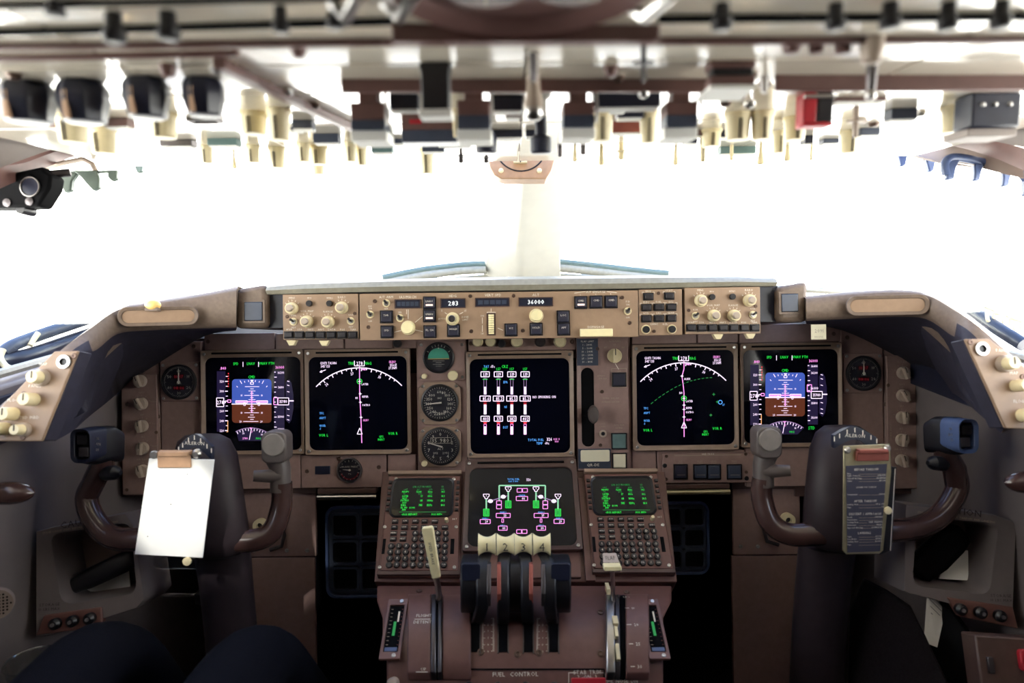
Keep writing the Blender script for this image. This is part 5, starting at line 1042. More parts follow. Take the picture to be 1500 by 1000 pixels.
a = f.sub(150, 858, -.065); o = thing('folded_paper', a.M @ Matrix.Rotation(.2, 4, 'Z'), 'white folded paper under the black case in the left pocket', 'paper'); part('sheet', MB().loft([[(-.045, -.014, 0), (.045, -.012, 0), (.042, .022, -.012), (-.04, .02, -.012)], [(-.045, -.014, .002), (.045, -.012, .002), (.042, .022, -.01), (-.04, .02, -.01)]], 'paper'), o)
t, f = console(1, ((1326, 738), (1452, 752), (1490, 765), (1484, 908), (1380, 880), (1324, 868)), ((1345, 757), (1461, 768), (1448, 870), (1338, 856)), ((1386, 874), (1482, 888), (1490, 920), (1404, 902)), 1.13, 'pale side console with a storage pocket under the right wing panel')
a = f.sub(1374, 810, -.045); o = thing('headset_pouch', a.M @ Matrix.Rotation(.75, 4, 'Z'), 'black soft pouch standing in the right storage pocket', 'pouch'); part('body', MB().loft([[(x, y * k, z * k) for y, z in rr(0, 0, .05, .03, .014)] for x, k in ((-.05, .55), (-.045, .85), (-.01, 1.05), (.03, 1.0), (.05, .85), (.056, .5))], 'matteblack'), o, smooth=60); part('zip', MB().box(-.04, .045, .0255, .0268, -.001, .001, 'black'), o)
a = f.sub(1405, 828, -.06); o = thing('folded_paper', a.M, 'white folded paper beside the black pouch in the right pocket', 'paper'); part('sheet', MB().loft([[(-.035, -.022, 0), (.027, -.024, 0), (.022, .024, -.012), (-.006, .02, -.012)], [(-.035, -.022, .003), (.027, -.024, .003), (.022, .024, -.009), (-.006, .02, -.009)]], 'paper'), o)
# window crank handles
for px, py, d, sg in ((12, 722, 1.0, 1), (1510, 706, 1.0, -1)):
    f = Fr(P(px, py, d), R0, U0); t = thing('window_crank', f.M, 'dark brown oval crank handle on the %s side wall' % ('left' if sg > 0 else 'right'), 'handle')
    part('handle', MB().sphere((0, 0, 0), .02, 'yoke', 18, (1.9, .85, .9)), t); part('stem', MB().tube([(-sg * .02, .006, 0), (-sg * .05, .02, -.01), (-sg * .1, .03, -.03)], .009, 'black', 10), t)
# loudspeaker grille at the left edge
f = Fr(P(-6, 885, 1.0), R0 + F0 * .5, U0); t = thing('speaker_grille', f.M, 'round perforated speaker grille on the left side wall', 'speaker'); mb = MB().cyl(0, 0, -.01, .002, .022, 'liner_dark', n=24)
part('plate', mb, t); hm = MB()
for i in range(-4, 5):
    for j in range(-4, 5):
        if i * i + j * j < 17: hm.cyl(i * .0046, j * .0046, .002, .0024, .0015, 'matteblack', n=6)
tag(part('perforations', hm, t), kind='stuff')
# plastic cup with tissue
f = P(50, 985, 1.0); t = thing('plastic_cup', Matrix.Translation(f), 'clear plastic cup with a crumpled tissue beside the captain knee', 'cup')
part('cup_wall', MB().lathe(0, 0, [(.026, -.06), (.035, .018), (.037, .020), (.035, .021), (.0245, -.058)], 'clear_plastic', 28), t); part('rim', MB().tube([(.036 * math.cos(a * PI / 12), .036 * math.sin(a * PI / 12), .02) for a in range(25)], .0013, 'clear_plastic', 6, False), t)
random.seed(3); ts = MB(); ts.sphere((.006, -.004, -.03), .018, 'paper', 9, (1, .8, .8)); ts.v = [tuple(c + random.uniform(-.005, .005) for c in p) for p in ts.v]; part('tissue', ts, t, smooth=0)
part('holder', MB().lathe(0, 0, [(.045, -.075), (.045, -.062), (.0003, -.062)], 'cdu_brown', 24), t)
# right side lower box with a red guarded switch
f = Fr(P(1472, 975, 1.0), R0 - F0 * .2, U0 + F0 * .3); t = thing('oxygen_panel', f.M, 'dark brown oxygen panel with a red switch below the right console', 'control panel'); part('box', MB().cbox(.025, -.02, .12, .12, -.05, 0, 'darkbezel'), t, .003); part('red_switch', MB().prism(rr(.03, .01, .026, .03, .006), 0, .012, 'red'), t, .002); part('slider', MB().cbox(-.02, .0, .008, .022, 0, .006, 'darksteel'), t, .001)
# map pouch with papers beside the right column
def sheet3(pts, dv, m): return slab(MB(), pts, dv, m)
b0 = P(1330, 960, 1.08); t = thing('document_pouch', Matrix.Translation(b0), 'dark fabric document pouch standing below the right console', 'pouch')
q = [P(*p) - b0 for p in ((1265, 850, 1.2), (1300, 868, 1.16), (1335, 892, 1.12), (1356, 936, 1.08), (1392, 1010, 1.03), (1400, 1100, 1.0), (1240, 1100, 1.15), (1245, 900, 1.22))]; part('front', sheet3(q, (.006, .012, 0), 'fabric'), t, .002, smooth=60)
q = [P(*p) - b0 for p in ((1378, 884, 1.12), (1392, 892, 1.11), (1420, 930, 1.09), (1452, 1000, 1.05), (1460, 1090, 1.03), (1380, 1090, 1.08), (1352, 945, 1.13))]; part('back', sheet3(q, (.012, .02, 0), 'matteblack'), t, .002, smooth=60)
b1 = P(1368, 905, 1.11); t = thing('document_sheet', Matrix.Translation(b1), 'blue white printed sheet tucked into the dark pouch', 'paper'); q = [P(*p) - b1 for p in ((1358, 866, 1.11), (1385, 894, 1.12), (1373, 948, 1.1), (1353, 940, 1.095))]; part('sheet', sheet3(q, (.001, .0015, 0), 'paper'), t)
pl = MB()
for i in range(6):
    a, b = P(1362 + 1.0 * i, 876 + 10 * i, 1.108), P(1380 - .8 * i, 894 + 8 * i, 1.1165); a, b = a - b1 - V((.0012, .0012, 0)), b - b1 - V((.0012, .0012, 0)); pl.add([a, b, b - U0 * .0012, a - U0 * .0012], [(0, 1, 2, 3)], 'slate')
tag(part('print', pl, t, smooth=0), kind='stuff')

# ================================================================ captain's legs
pv = V((-.46, .28, .60)); t = thing('person', Matrix.Translation((-.46, 1.0, 0)), 'seated person in dark navy trousers, knees either side of the left column', 'person')
me = bpy.data.meshes.new('trousers'); vv = [pv, pv + V((0, -.06, .12))]; ee = [(0, 1)]; rad = [(.15, .13), (.15, .12)]
for (kx, ky, kd), fx in (((152, 946, .95), -.62), ((376, 952, .95), -.33)):
    kn = P(kx, ky, kd); hip = pv + V((.09 if fx > -.46 else -.09, .02, 0)); i0 = len(vv); ank = V((fx, kn.y + .36, .12))
    pts = [hip, hip.lerp(kn, .5) + V((0, 0, .012)), kn + V((0, -.02, 0)), kn + V((0, .045, -.045)), kn.lerp(ank, .45) + V((0, .02, -.01)), ank]; rs = [.09, .07, .056, .05, .052, .045]
    vv += pts; ee += [(0, i0)] + [(i0 + j, i0 + j + 1) for j in range(5)]; rad += [(r, r) for r in rs]
me.from_pydata([tuple(v - V((-.46, 1.0, 0))) for v in vv], ee, []); me.materials.append(MATS['trousers']); o = bpy.data.objects.new('trousers', me); COL.objects.link(o); o.parent = t
md = o.modifiers.new('skin', 'SKIN'); md.use_smooth_shade = True
for i, r in enumerate(rad): me.skin_vertices[0].data[i].radius = r
me.skin_vertices[0].data[0].use_root = True
o.modifiers.new('sub', 'SUBSURF').levels = 2; o.modifiers['sub'].render_levels = 2
for j in (1, 2):
    ank = vv[2 + 6 * j - 1] - V((-.46, 1.0, 0)); part('shoe', MB().loft([[(ank.x + a * k, ank.y + y, .002 + b_ * k2) for a, b_ in rr(0, .045, .09, .09, .03)] for y, k, k2 in ((-.09, .7, .9), (-.05, .9, 1.1), (.04, 1.05, .9), (.13, .95, .6), (.17, .6, .4))], 'shoe'), t, smooth=60)

# ---------------------------------------------------------------- unseen spot lamp added to whiten the clipboard paper
cp = V((-.52, .26, 1.335)); tg = P(257, 745, 1.02); dr = (tg - cp).normalized(); zq = (-dr).to_track_quat('Z', 'Y').to_matrix().to_4x4()
t = thing('added_clipboard_lamp', Matrix.Translation(cp) @ zq, 'unseen spot lamp added above the captain to whiten the clipboard', 'lamp')
part('shade', MB().lathe(0, 0, [(.02, .05), (.024, .03), (.03, -.01), (.027, -.01), (.02, .03), (.002, .045)], 'black', 20), t); part('stem', MB().tube([(0, 0, .05), (0, .0, .12)], .008, 'black', 10), t)
sl_ = bpy.data.lights.new('added_clipboard_bulb', 'SPOT'); sl_.energy = 24; sl_.spot_size = math.radians(10.5); sl_.spot_blend = .5; sl_.shadow_soft_size = .01; sl_.color = (1, .97, .9)
lo = bpy.data.objects.new('added_clipboard_bulb', sl_); COL.objects.link(lo); lo.parent = t

# ================================================================ overhead panel
b0 = O.M; oh = thing('overhead_panel', b0, 'long overhead panel full of knobs and switches, seen from below against the light', 'overhead panel')
def od(px, py): x, y = O.at(px, py); p = O.hit(px, py); return x, y, (p - C).dot(F0)
# plates of the panel, each one tilted module with a lip at its aft edge
def plate(x0, x1, ya, yb, m='overhead'):
    q = [O.at(x0, ya), O.at(x1, ya), O.at(x1, yb), O.at(x0, yb)]; x0_, x1_ = -.66, .66
    yy0, yy1 = q[3][1], q[0][1]; part('module_plate', MB().box(min(q[0][0], q[3][0]), max(q[1][0], q[2][0]), yy0, yy1, -.012, 0, m), oh, .001)
x_all = (-.64, .66)
for ya, yb in ((180, 236), (133, 179), (92, 132), (66, 91), (34, 65), (-40, 33)):
    a, b = O.at(750, ya), O.at(750, yb); n = 4
    for i in range(n):
        xa = x_all[0] + (x_all[1] - x_all[0]) * i / n; xb = x_all[0] + (x_all[1] - x_all[0]) * (i + 1) / n
        part('module_plate', MB().box(xa + .0008, xb - .0008, b[1] + .0008, a[1] - .0008, -.012, 0, 'overhead'), oh, .001)
def lip(x0, x1, ya, hpx, m='lip', th=.006, ya2=None, nm='cross_lip'):
    (xa, y0, d0), (xb, y1, d1) = od(x0, ya), od(x1, ya if ya2 is None else ya2)
    mb = MB(); hh0, hh1 = hpx * d0 / 1000, hpx * d1 / 1000
    mb.loft([[(xa, y0 - th / 2, -.002), (xa, y0 + th / 2, -.002), (xa, y0 + th / 2, hh0), (xa, y0 - th / 2, hh0)], [(xb, y1 - th / 2, -.002), (xb, y1 + th / 2, -.002), (xb, y1 + th / 2, hh1), (xb, y1 - th / 2, hh1)]], m)
    return part(nm, mb, oh, .0012)
lip(-60, 560, 66, 9, 'lip', ya2=58); lip(560, 1560, 58, 9, 'lip', ya2=54)
lip(575, 965, 40, 23, 'lip', .01)
lip(-60, 575, 46, 8, 'matteblack', ya2=28); lip(965, 1560, 24, 9, 'matteblack', ya2=20)
lip(-60, 500, 8, 6, 'matteblack', ya2=-6)
lip(500, 1050, 117, 18, 'lip'); lip(1135, 1560, 111, 22, 'lip')
lip(-60, 350, 84, 8, 'lip', ya2=74)
# diagonal frame rail at the left
pts = [O.at(320, 84), O.at(372, 112), O.at(440, 146), O.at(545, 196)]
mb = MB()
for i in range(3):
    (xa, ya_), (xb, yb_) = pts[i], pts[i + 1]; mb.loft([[(xa - .005, ya_, 0), (xa + .005, ya_, 0), (xa + .005, ya_, .008), (xa - .005, ya_, .008)], [(xb - .005, yb_, 0), (xb + .005, yb_, 0), (xb + .005, yb_, .008), (xb - .005, yb_, .008)]], 'lip')
part('frame_rail', mb, oh, .001)
for px, py in ((335, 92), (360, 108), (388, 120), (420, 133), (460, 152), (500, 175), (318, 100), (1100, 108), (1120, 122), (1085, 140), (1063, 150), (1098, 152), (20, 108), (1008, 198), (1280, 180), (1262, 176), (905, 112), (1350, 165), (935, 190)):
    x, y, d = od(px, py); part('fastener', MB().lathe(0, 0, [(.006, 0), (.006, .002), (.0035, .0045), (.0003, .0045)], 'screw' if px % 3 else 'steel', 12), oh, loc=(x, y, 0))
def hang(px, yt, yb): x, y, d = od(px, yt); return x, y, (yb - yt) * d / 1000 / .985, d / 1000
# rotary knobs with a pointer line
def oknob(px, yt, yb, wpx, m='cream', hole=False):
    x, y, h, k = hang(px, yt, yb); r = wpx * k / 2
    o = part('rotary_knob', MB().lathe(0, 0, [(r * 1.12, 0), (r * 1.12, h * .12), (r, h * .2), (r * .9, h * .95), (r * .82, h), (.0003, h)], m, 20), oh, loc=(x, y, 0))
    mb = MB()
    for dx in (-.16, .02): mb.loft([[(r * (dx - .03), r * .98, h * .25), (r * (dx + .03), r * .98, h * .25), (r * (dx + .03), r * .9, h * .97), (r * (dx - .03), r * .9, h * .97)], [(r * (dx - .03), r * 1.05, h * .25), (r * (dx + .03), r * 1.05, h * .25), (r * (dx + .03), r * .95, h * .97), (r * (dx - .03), r * .95, h * .97)]], 'print_dark')
    part('pointer', mb, o); return o
for a in ((105, 170, 208, 42), (150, 188, 224, 36), (238, 166, 201, 38), (371, 165, 196, 38), (408, 160, 204, 32), (302, 213, 238, 17), (370, 213, 237, 18), (405, 216, 245, 23), (444, 210, 236, 18), (466, 214, 240, 25), (513, 209, 236, 17), (529, 212, 241, 16), (625, 220, 253, 21),
          (882, 163, 206, 32), (950, 163, 208, 25), (1081, 166, 204, 36), (1117, 164, 203, 31), (1165, 172, 204, 31), (1042, 190, 214, 28), (1142, 192, 223, 19), (1245, 192, 223, 26), (1398, 156, 193, 34), (1030, 205, 236, 9), (668, 160, 200, 12)): oknob(*a)
x, y, h, k = hang(466, 236, 255); part('rotary_knob', MB().lathe(0, 0, [(9 * k, 0), (8 * k, h), (.0003, h)], 'cream', 16), oh, loc=(x, y, 0))
# thin toggles and pointers
def otog(px, yt, yb, w0, w1, m='cream', disc=0, ball=0):
    x, y, h, k = hang(px, yt, yb); prof = [(w0 * k / 2, 0), (w0 * k / 2, h * .3), (w1 * k / 2, h * .92), (w1 * k * .3, h), (.0003, h)]
    o = part('toggle_lever', MB().lathe(0, 0, prof, m, 14), oh, loc=(x, y, 0))
    if disc: part('collar', MB().lathe(0, 0, [(disc * k / 2, h * .5), (disc * k / 2, h * .56), (.0003, h * .56)], m, 18), o)
    if ball: part('ball_tip', MB().sphere((0, 0, h), ball * k / 2, 'steel', 14), o)
for a in ((342, 220, 246, 3, 7), (842, 211, 236, 5, 8), (881, 213, 241, 6, 9), (854, 211, 226, 8, 8, 'darksteel'), (820, 211, 229, 8, 7, 'darksteel'), (910, 209, 233, 8, 9, 'cream', 34), (990, 214, 241, 5, 8), (1072, 212, 234, 5, 6), (1115, 210, 240, 5, 11), (1154, 213, 235, 6, 10), (1189, 210, 234, 4, 5), (675, 217, 238, 5, 8, 'darksteel', 26), (712, 222, 238, 5, 8, 'darksteel', 22), (1225, 120, 140, 4, 5, 'steel'),
          (781, 78, 118, 12, 10, 'darksteel'), (781, 112, 160, 20, 30, 'knobgrey', 0, 30), (943, 62, 118, 8, 6, 'black', 32, 0), (943, 118, 134, 6, 10, 'black', 0, 18), (1278, 56, 92, 34, 26, 'knobgrey'), (1278, 88, 136, 16, 12, 'darksteel', 0, 16), (1255, 150, 200, 9, 8, 'knobgrey', 26), (1120, 112, 135, 12, 10, 'steel'), (895, 98, 112, 22, 16, 'lip'), (1160, 62, 78, 28, 22, 'lip'), (1196, 62, 78, 22, 20, 'lip'), (1235, 60, 78, 24, 22, 'lip'), (437, 70, 84, 24, 16, 'lip'), (245, 95, 112, 24, 18, 'lip')): otog(*a)
# black faceted knobs of the left module
for px, yt, yb, wpx in ((38, 122, 178, 76), (120, 120, 178, 70), (213, 116, 171, 66), (297, 116, 168, 60)):
    x, y, h, k = hang(px, yt, yb); r = wpx * k / 2
    o = part('faceted_knob', MB().lathe(0, 0, [(r * .8, 0), (r * .98, h * .18), (r, h * .5), (r * .8, h * .98), (r * .5, h), (.0003, h)], 'navyblack', 8), oh, .001, loc=(x, y, 0)); o.rotation_euler.z = .25
    part('pointer', MB().box(-r * .12, r * .12, r * .8, r * .96, h * .3, h * .96, 'clipwood'), o)
# boxed fire switches
for px, yt, ym, yb, wpx in ((537, 133, 174, 187, 50), (693, 128, 167, 185, 48), (848, 132, 167, 183, 46), (1000, 132, 167, 183, 46)):
    x, y, h, k = hang(px, yt, yb); hw = wpx * k / 2; h2 = (ym - yt) * k
    o = part('guarded_switch', MB().box(-hw, hw, -.03, 0, h * .3, h2, 'lip').box(-hw * .55, hw * .55, -.025, -.004, 0, h * .32, 'lip'), oh, .0012, loc=(x, y, 0)); part('switch_face', MB().box(-hw, hw, -.03, .0005, h2, h, 'slate'), o, .0008); part('lit_underside', MB().box(-hw * 1.08, hw * 1.08, -.042, -.004, h, h + .010, 'paper'), o, .001)  # white bottom plates: window light on the undersides put into the colour
    part('guard_wire', MB().tube([(hw * 1.1, 0, 0), (hw * 1.15, .004, h * .5), (hw * 1.1, 0, h * .9)], .0014, 'steel', 8), o)
x, y, h, k = hang(636, 160, 206); hw = 49 * k; o = part('annunciator', MB().box(-hw, hw, -.03, 0, 0, h * .62, 'lip'), oh, .0012, loc=(x, y, 0)); part('annunciator_face', MB().box(-hw, hw, -.03, .0005, h * .62, h, 'slate'), o, .0008); part('red_mark', MB().box(-hw * .75, -hw * .4, .0, .001, h * .3, h * .44, 'red'), o)
x, y, h, k = hang(637, 92, 158); hw = 24 * k; o = part('guard', MB().loft([[(-a * hw, -.012, z * h), (a * hw, -.012, z * h), (a * hw, .004, z * h), (-a * hw, .004, z * h)] for a, z in ((.85, 0), (1., .1), (.88, .2), (.86, .95), (.8, 1))], 'black'), oh, .0012, loc=(x, y, 0)); part('lit_guard_lip', MB().box(-hw, hw, -.016, .005, h, h + .006, 'paper'), o, .0008)  # lip under the guard coloured white for the window light on it
for px, yt, yb, wn, wb in ((712, 190, 223, 0, 31), (792, 172, 223, 18, 32)):
    x, y, h, k = hang(px, yt, yb); prof = [(wn * k / 2, 0), (wn * k / 2, h * .48), (wb * k / 2, h * .56), (wb * k / 2, h * .96), (wb * k * .4, h), (.0003, h)] if wn else [(wb * k * .35, 0), (wb * k / 2, h * .3), (wb * k / 2, h * .96), (wb * k * .4, h), (.0003, h)]
    part('black_knob', MB().lathe(0, 0, prof, 'navyblack', 20), oh, loc=(x, y, 0))
# rows of flat annunciators
for x0, x1, yt, yb, m in ((570, 612, 137, 158, 'navyblack'), (717, 765, 139, 160, 'navyblack'), (870, 968, 134, 155, 'navyblack'), (905, 943, 160, 171, 'navyblack'), (897, 943, 177, 193, 'redlever'), (543, 574, 203, 222, 'teal'), (618, 650, 210, 221, 'slate'), (427, 456, 175, 187, 'slate'), (458, 495, 195, 208, 'slate'), (233, 280, 204, 213, 'darksteel'), (303, 346, 202, 212, 'teal'), (722, 765, 190, 200, 'navyblack'), (770, 800, 190, 199, 'navyblack'), (1307, 1345, 158, 173, 'slate'), (1262, 1290, 187, 197, 'slate'), (1055, 1070, 190, 200, 'navyblack'), (1004, 1022, 203, 209, 'navyblack'), (1207, 1230, 203, 209, 'slate'), (1180, 1192, 198, 209, 'navyblack'), (1056, 1108, 214, 224, 'teal'), (575, 590, 203, 209, 'slate'), (150, 185, 172, 184, 'lip'), (70, 85, 172, 186, 'lip'), (700, 724, 200, 206, 'slate'), (990, 1030, 190, 198, 'lip'), (740, 762, 155, 170, 'lip'), (895, 918, 150, 160, 'lip'), (1225, 1300, 142, 147, 'lip'), (395, 440, 186, 190, 'slate'), (640, 690, 208, 213, 'slate')):
    x, y, h, k = hang((x0 + x1) / 2, yt, yb); hw = (x1 - x0) * k / 2; o = part('annunciator', MB().box(-hw, hw, -.018, 0, 0, h, m), oh, .001, loc=(x, y, 0)); part('lens', MB().box(-hw * .92, hw * .92, -.017, -.001, h, h + .0015, 'paper'), o)
x, y, h, k = hang(300, 174, 191); part('placard_frame', MB().frame(rr(0, 0, 46 * k, .02, .002), rr(0, 0, 40 * k, .016, .001), 0, .004, 'darksteel'), oh, loc=(x, y, 0))
# box with window light painted white below, red guard and black blocks at the right
x, y, h, k = hang(1075, 88, 122); hw = 33 * k; o = part('white_lit_box', MB().box(-hw, hw, -.02, 0, 0, h * .3, 'lip').box(-hw * .9, hw * .9, -.018, -.001, h * .3, h * .62, 'black').box(-hw, hw, -.02, 0, h * .62, h, 'lip'), oh, .001, loc=(x, y, 0)); part('lit_plate', MB().loft([[(-hw, -.02, h), (hw, -.02, h), (hw, 0, h), (-hw, 0, h)], [(-hw * 1.15, -.045, h + .003), (hw * 1.15, -.045, h + .003), (hw, 0, h + .003), (-hw, 0, h + .003)]], 'paper'), o)
x, y, h, k = hang(1200, 134, 182); hw = 22 * k; o = part('red_guard', MB().box(-hw, -hw * .1, -.02, 0, 0, h * .92, 'red').box(-hw, hw, -.02, .001, h * .88, h, 'red').box(hw * .0, hw, -.02, 0, 0, h * .9, 'black'), oh, .0015, loc=(x, y, 0)); part('guard_hinge', MB().tube([(-hw, .001, h * .15), (hw, .001, h * .15)], .002, 'steel', 8), o)
x, y, h, k = hang(1462, 135, 184); hw = 36 * k; o = part('black_switch_block', MB().box(-hw, hw, -.03, 0, 0, h, 'navyblack'), oh, .002, loc=(x, y, 0)); part('lens', MB().box(-hw, hw, -.045, -.004, h, h + .008, 'liner'), o, .001)
for j in (-.6, -.1, .5): part('bead', MB().sphere((hw * j, .001, h * .35), .0022, 'steel', 8), o)
# black knobs of the aft rows, close to the camera
for px, yt, yb, wpx in ((165, 20, 60, 34), (245, 18, 56, 34), (410, 10, 46, 26), (490, 6, 40, 28), (1058, 6, 42, 32), (1225, 6, 42, 30), (1305, 4, 40, 32), (1390, 4, 42, 30), (1468, 2, 40, 30), (80, 2, 22, 30)):
    x, y, h, k = hang(px, yt, yb); r = wpx * k / 2; part('aft_knob', MB().lathe(0, 0, [(r * .7, 0), (r * .75, h * .5), (r, h * .65), (r * .95, h * .95), (r * .7, h), (.0003, h)], 'black', 16), oh, loc=(x, y, 0))
# round brown light bezel at the aft centre
x, y, h, k = hang(760, -8, 30)
part('map_light_ring', MB().lathe(x, y + .03, [(.082, 0), (.082, .005), (.074, .010), (.066, .006), (.062, .002)], 'lip', 32), oh); part('map_light_lens', MB().cyl(x - .02, y + .03, .003, .010, .022, 'yoke', n=20).cyl(x + .03, y + .03, .003, .010, .02, 'yoke', n=20), oh)
for px, tt in ((512, 0), (588, 1), (940, 1)):
    x, y, h, k = hang(px, 4, 34); part('rail_clip', MB().tube([(x - .01, y, 0), (x, y + .01, .012), (x + .012, y + .03, .006)], .004, 'steel', 8), oh)

# ---------------------------------------------------------------- standby compass under the front edge
f = Fr(P(765, 245, 1.2), R0, U0); t = thing('standby_compass', f.M, 'tan standby compass housing hanging at the top of the centre post', 'compass')
q = [f.at(*p) for p in ((714, 228), (718, 246), (724, 256), (735, 262), (800, 262), (808, 250), (815, 226))]; part('housing', MB().prism(q[::-1], -.04, 0, 'clipwood'), t, .002)
x, y = f.at(763, 213); part('arc', MB().ring(x, y, .044, .0465, .0008, 'black', PI, 2 * PI, 24), t); part('window', MB().prism([f.at(*p) for p in ((738, 222), (738, 230), (752, 234), (752, 222))][::-1], 0, .002, 'navyblack').prism([f.at(*p) for p in ((774, 222), (774, 234), (790, 230), (790, 222))][::-1], 0, .002, 'navyblack'), t)
x, y = f.at(762, 230); part('knob', MB().box(x - .012, x + .012, y - .012, y + .012, 0, .010, 'cream').box(x - .001, x + .001, y - .012, y + .012, .010, .011, 'print_dark'), t, .001)
for px in (734, 790): x, y = f.at(px, 250); part('screw', MB().lathe(x, y, [(.0045, 0), (.0045, .002), (.003, .003), (.0003, .003)], 'cream', 14), t)
part('mount', MB().box(-.03, .03, .02, .055, -.04, -.005, 'lip'), t, .002)

# ---------------------------------------------------------------- side window fittings
f = Fr(P(32, 276, .98), R0 - F0 * .05, U0); t = thing('hand_held_lamp', f.M, 'black utility light with round lens hanging at the upper left window', 'lamp')
q = [f.at(*p) for p in ((-30, 262), (0, 256), (62, 243), (65, 250), (75, 256), (72, 275), (55, 302), (0, 304), (-30, 304))]; part('body', MB().prism(q[::-1], -.03, 0, 'matteblack'), t, .004); x, y = f.at(45, 274); part('lens_ring', MB().frame(circ(x, y, .0145), circ(x, y, .0132), 0, .003, 'steel').cyl(x, y, -.001, .001, .013, 'navyblack'), t)
for px, py in ((11, 297), (44, 295)): x, y = f.at(px, py); part('screw', MB().lathe(x, y, [(.006, 0), (.006, .002), (.0003, .003)], 'darksteel', 12), t)
x, y = f.at(25, 305); part('foot', MB().cyl(x, y, -.03, -.005, .007, 'black'), t); a, b = f.at(60, 250), f.at(82, 245); part('bracket', MB().tube([(a[0], a[1], -.02), (b[0], b[1], -.03)], .006, 'darksteel', 10), t)
f = Fr(P(125, 262, 1.08), R0, U0); t = thing('sun_visor_rail', f.M, 'grey green visor rail with hanging clips at the left window', 'visor rail')
part('rail', MB().tube([(*f.at(74, 253), 0), (*f.at(140, 252), 0), (*f.at(172, 251), 0)], .0022, 'visor', 8), t); part('arm', MB().tube([(*f.at(64, 246), 0), (*f.at(100, 237), .0), (*f.at(122, 233), 0), (*f.at(135, 240), 0), (*f.at(140, 250), 0)], .004, 'knobgrey', 10), t)
for pts in (((75, 254), (115, 254), (107, 266), (106, 280), (96, 283), (92, 272), (77, 273)), ((108, 250), (143, 250), (147, 262), (147, 276), (138, 280), (130, 272), (120, 260)), ((159, 250), (173, 250), (172, 263), (165, 266), (159, 260))): part('visor_clip', MB().prism([f.at(*p) for p in pts][::-1], -.006, .004, 'visor'), t, .002)
f = Fr(P(204, 246, 1.2), R0, U0); t = thing('visor_hook', f.M, 'small grey hook alone on the left windscreen edge', 'hook'); part('hook', MB().prism([f.at(*p) for p in ((196, 239), (211, 237), (209, 252), (202, 254))][::-1], -.006, .004, 'visor'), t, .002); part('cord', MB().tube([(*f.at(172, 252), -.01), (*f.at(204, 257), 0), (*f.at(250, 264), .01)], .0008, 'visor', 6), t)
f = Fr(P(1440, 250, 1.05), R0, U0); t = thing('sun_visor_rail', f.M, 'blue grey rounded visor rail with hanging clips at the right window', 'visor rail')
loop = spline([(*f.at(*p), 0) for p in ((1386, 256), (1384, 240), (1393, 231), (1415, 232), (1450, 240), (1480, 247), (1496, 254), (1506, 268))], 5); part('rail', MB().tube(loop, .0062, 'bluegrey', 12), t, smooth=60); part('lower_wire', MB().tube([(*f.at(*p), .002) for p in ((1392, 237), (1440, 245), (1485, 256), (1500, 263))], .0012, 'steel', 6), t)
for px, py, sc_ in ((1393, 246, 1.3), (1431, 252, 1.), (1473, 260, 1.), (1504, 274, 1.)): 
    x, y = f.at(px, py); part('visor_clip', MB().loft([[(x - .006 * sc_, y + .012, -.004), (x + .009 * sc_, y + .012, -.004), (x + .009 * sc_, y + .012, .004), (x - .006 * sc_, y + .012, .004)], [(x - .006 * sc_, y - .002, -.005), (x + .004 * sc_, y - .002, -.005), (x + .004 * sc_, y - .002, .005), (x - .006 * sc_, y - .002, .005)], [(x - .007 * sc_, y - .014 * sc_, -.004), (x + .002 * sc_, y - .014 * sc_, -.004), (x + .002 * sc_, y - .014 * sc_, .004), (x - .007 * sc_, y - .014 * sc_, .004)]], 'bluegrey'), t, .002)
for px, py in ((1321, 235), (1362, 243)):
    f = Fr(P(px, py, 1.2), R0, U0); t = thing('visor_hook', f.M, 'small blue grey hook under the %s of the right window lip' % ('tip' if px < 1340 else 'middle'), 'hook'); part('hook', MB().prism([(-.009, .011), (.008, .009), (.004, -.010), (-.003, -.011)][::-1], -.005, .005, 'bluegrey'), t, .002); part('base', MB().box(-.009, .009, .010, .016, -.006, .006, 'liner'), t, .001)
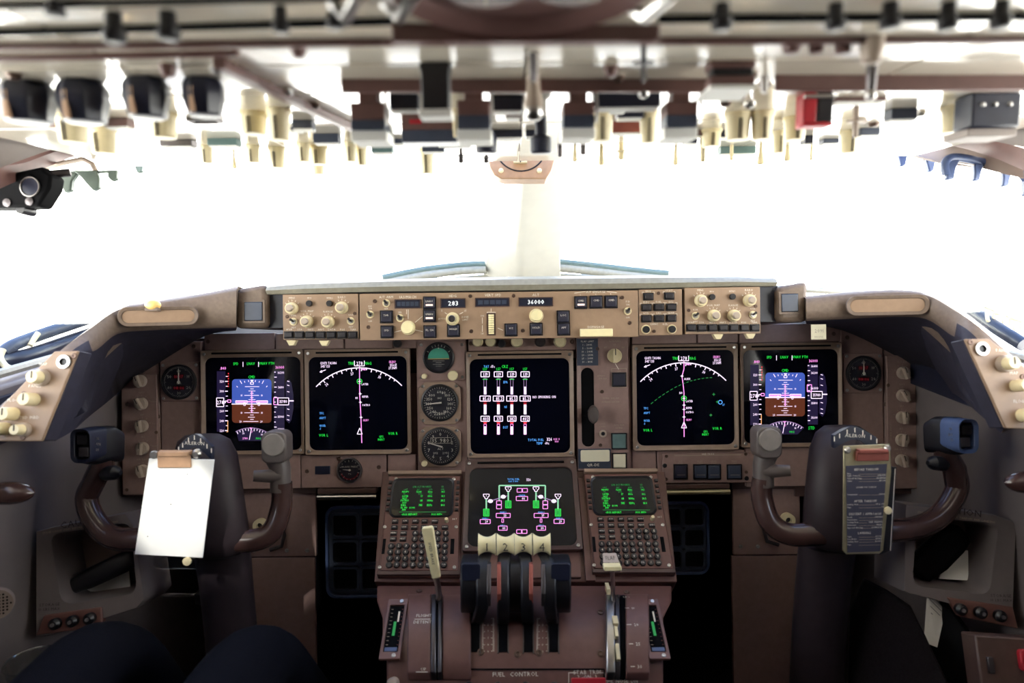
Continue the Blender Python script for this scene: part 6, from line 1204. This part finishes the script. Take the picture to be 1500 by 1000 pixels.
# dark sills and rails outside the glareshield wings
f = P(80, 500, 1.25); t = thing('window_rail', Matrix.Translation(f), 'dark curved rail with pale strap below the left side window', 'rail')
def rl(pts, r, m): return MB().tube([tuple(v - f) for v in spline([P(*p) for p in pts], 6)], r, m, 10)
part('upper_rail', rl(((175, 452, 1.5), (120, 470, 1.42), (60, 490, 1.34), (20, 505, 1.28), (4, 516, 1.26)), .012, 'slate'), t, smooth=60); part('lower_rail', rl(((150, 485, 1.45), (90, 505, 1.38), (40, 522, 1.3), (5, 528, 1.26), (-30, 535, 1.2)), .016, 'navyblack'), t, smooth=60); part('strap', rl(((56, 488, 1.32), (50, 496, 1.31), (44, 506, 1.3)), .005, 'cream'), t); part('edge_trim', rl(((4, 512, 1.25), (0, 524, 1.24), (8, 536, 1.23), (20, 542, 1.22)), .006, 'cream'), t)
f = P(1450, 470, 1.25); t = thing('window_rail', Matrix.Translation(f), 'dark curved rail with pale clips below the right side window', 'rail')
part('upper_rail', rl(((1390, 432, 1.5), (1425, 455, 1.4), (1460, 480, 1.32), (1500, 505, 1.26)), .013, 'navyblack'), t, smooth=60); part('edge_trim', rl(((1395, 426, 1.5), (1445, 450, 1.4), (1500, 472, 1.3)), .004, 'cream'), t)
for px, py in ((1452, 463), (1476, 470), (1492, 478)): part('rail_clip', rl(((px - 6, py - 8, 1.34), (px - 5, py + 6, 1.33), (px + 3, py + 8, 1.33), (px + 5, py - 4, 1.33), (px + 14, py - 2, 1.32)), .0035, 'cream'), t)
# wiper seal curve at the base of the windscreens
for nm, pts in (('left', ((560, 407, 1.72), (620, 395, 1.75), (680, 388, 1.77), (712, 387, 1.77))), ('right', ((820, 384, 1.77), (870, 389, 1.76), (930, 396, 1.74), (980, 401, 1.72)))):
    f = P(*pts[1]); t = thing('windscreen_seal', Matrix.Translation(f), 'dark curved seal at the foot of the %s windscreen beside the centre post' % nm, 'seal'); part('seal', rl(pts, .009, 'visor'), t, smooth=60); part('seal_base', rl([(a, b + 8, c) for a, b, c in pts], .011, 'hood'), t, smooth=60)
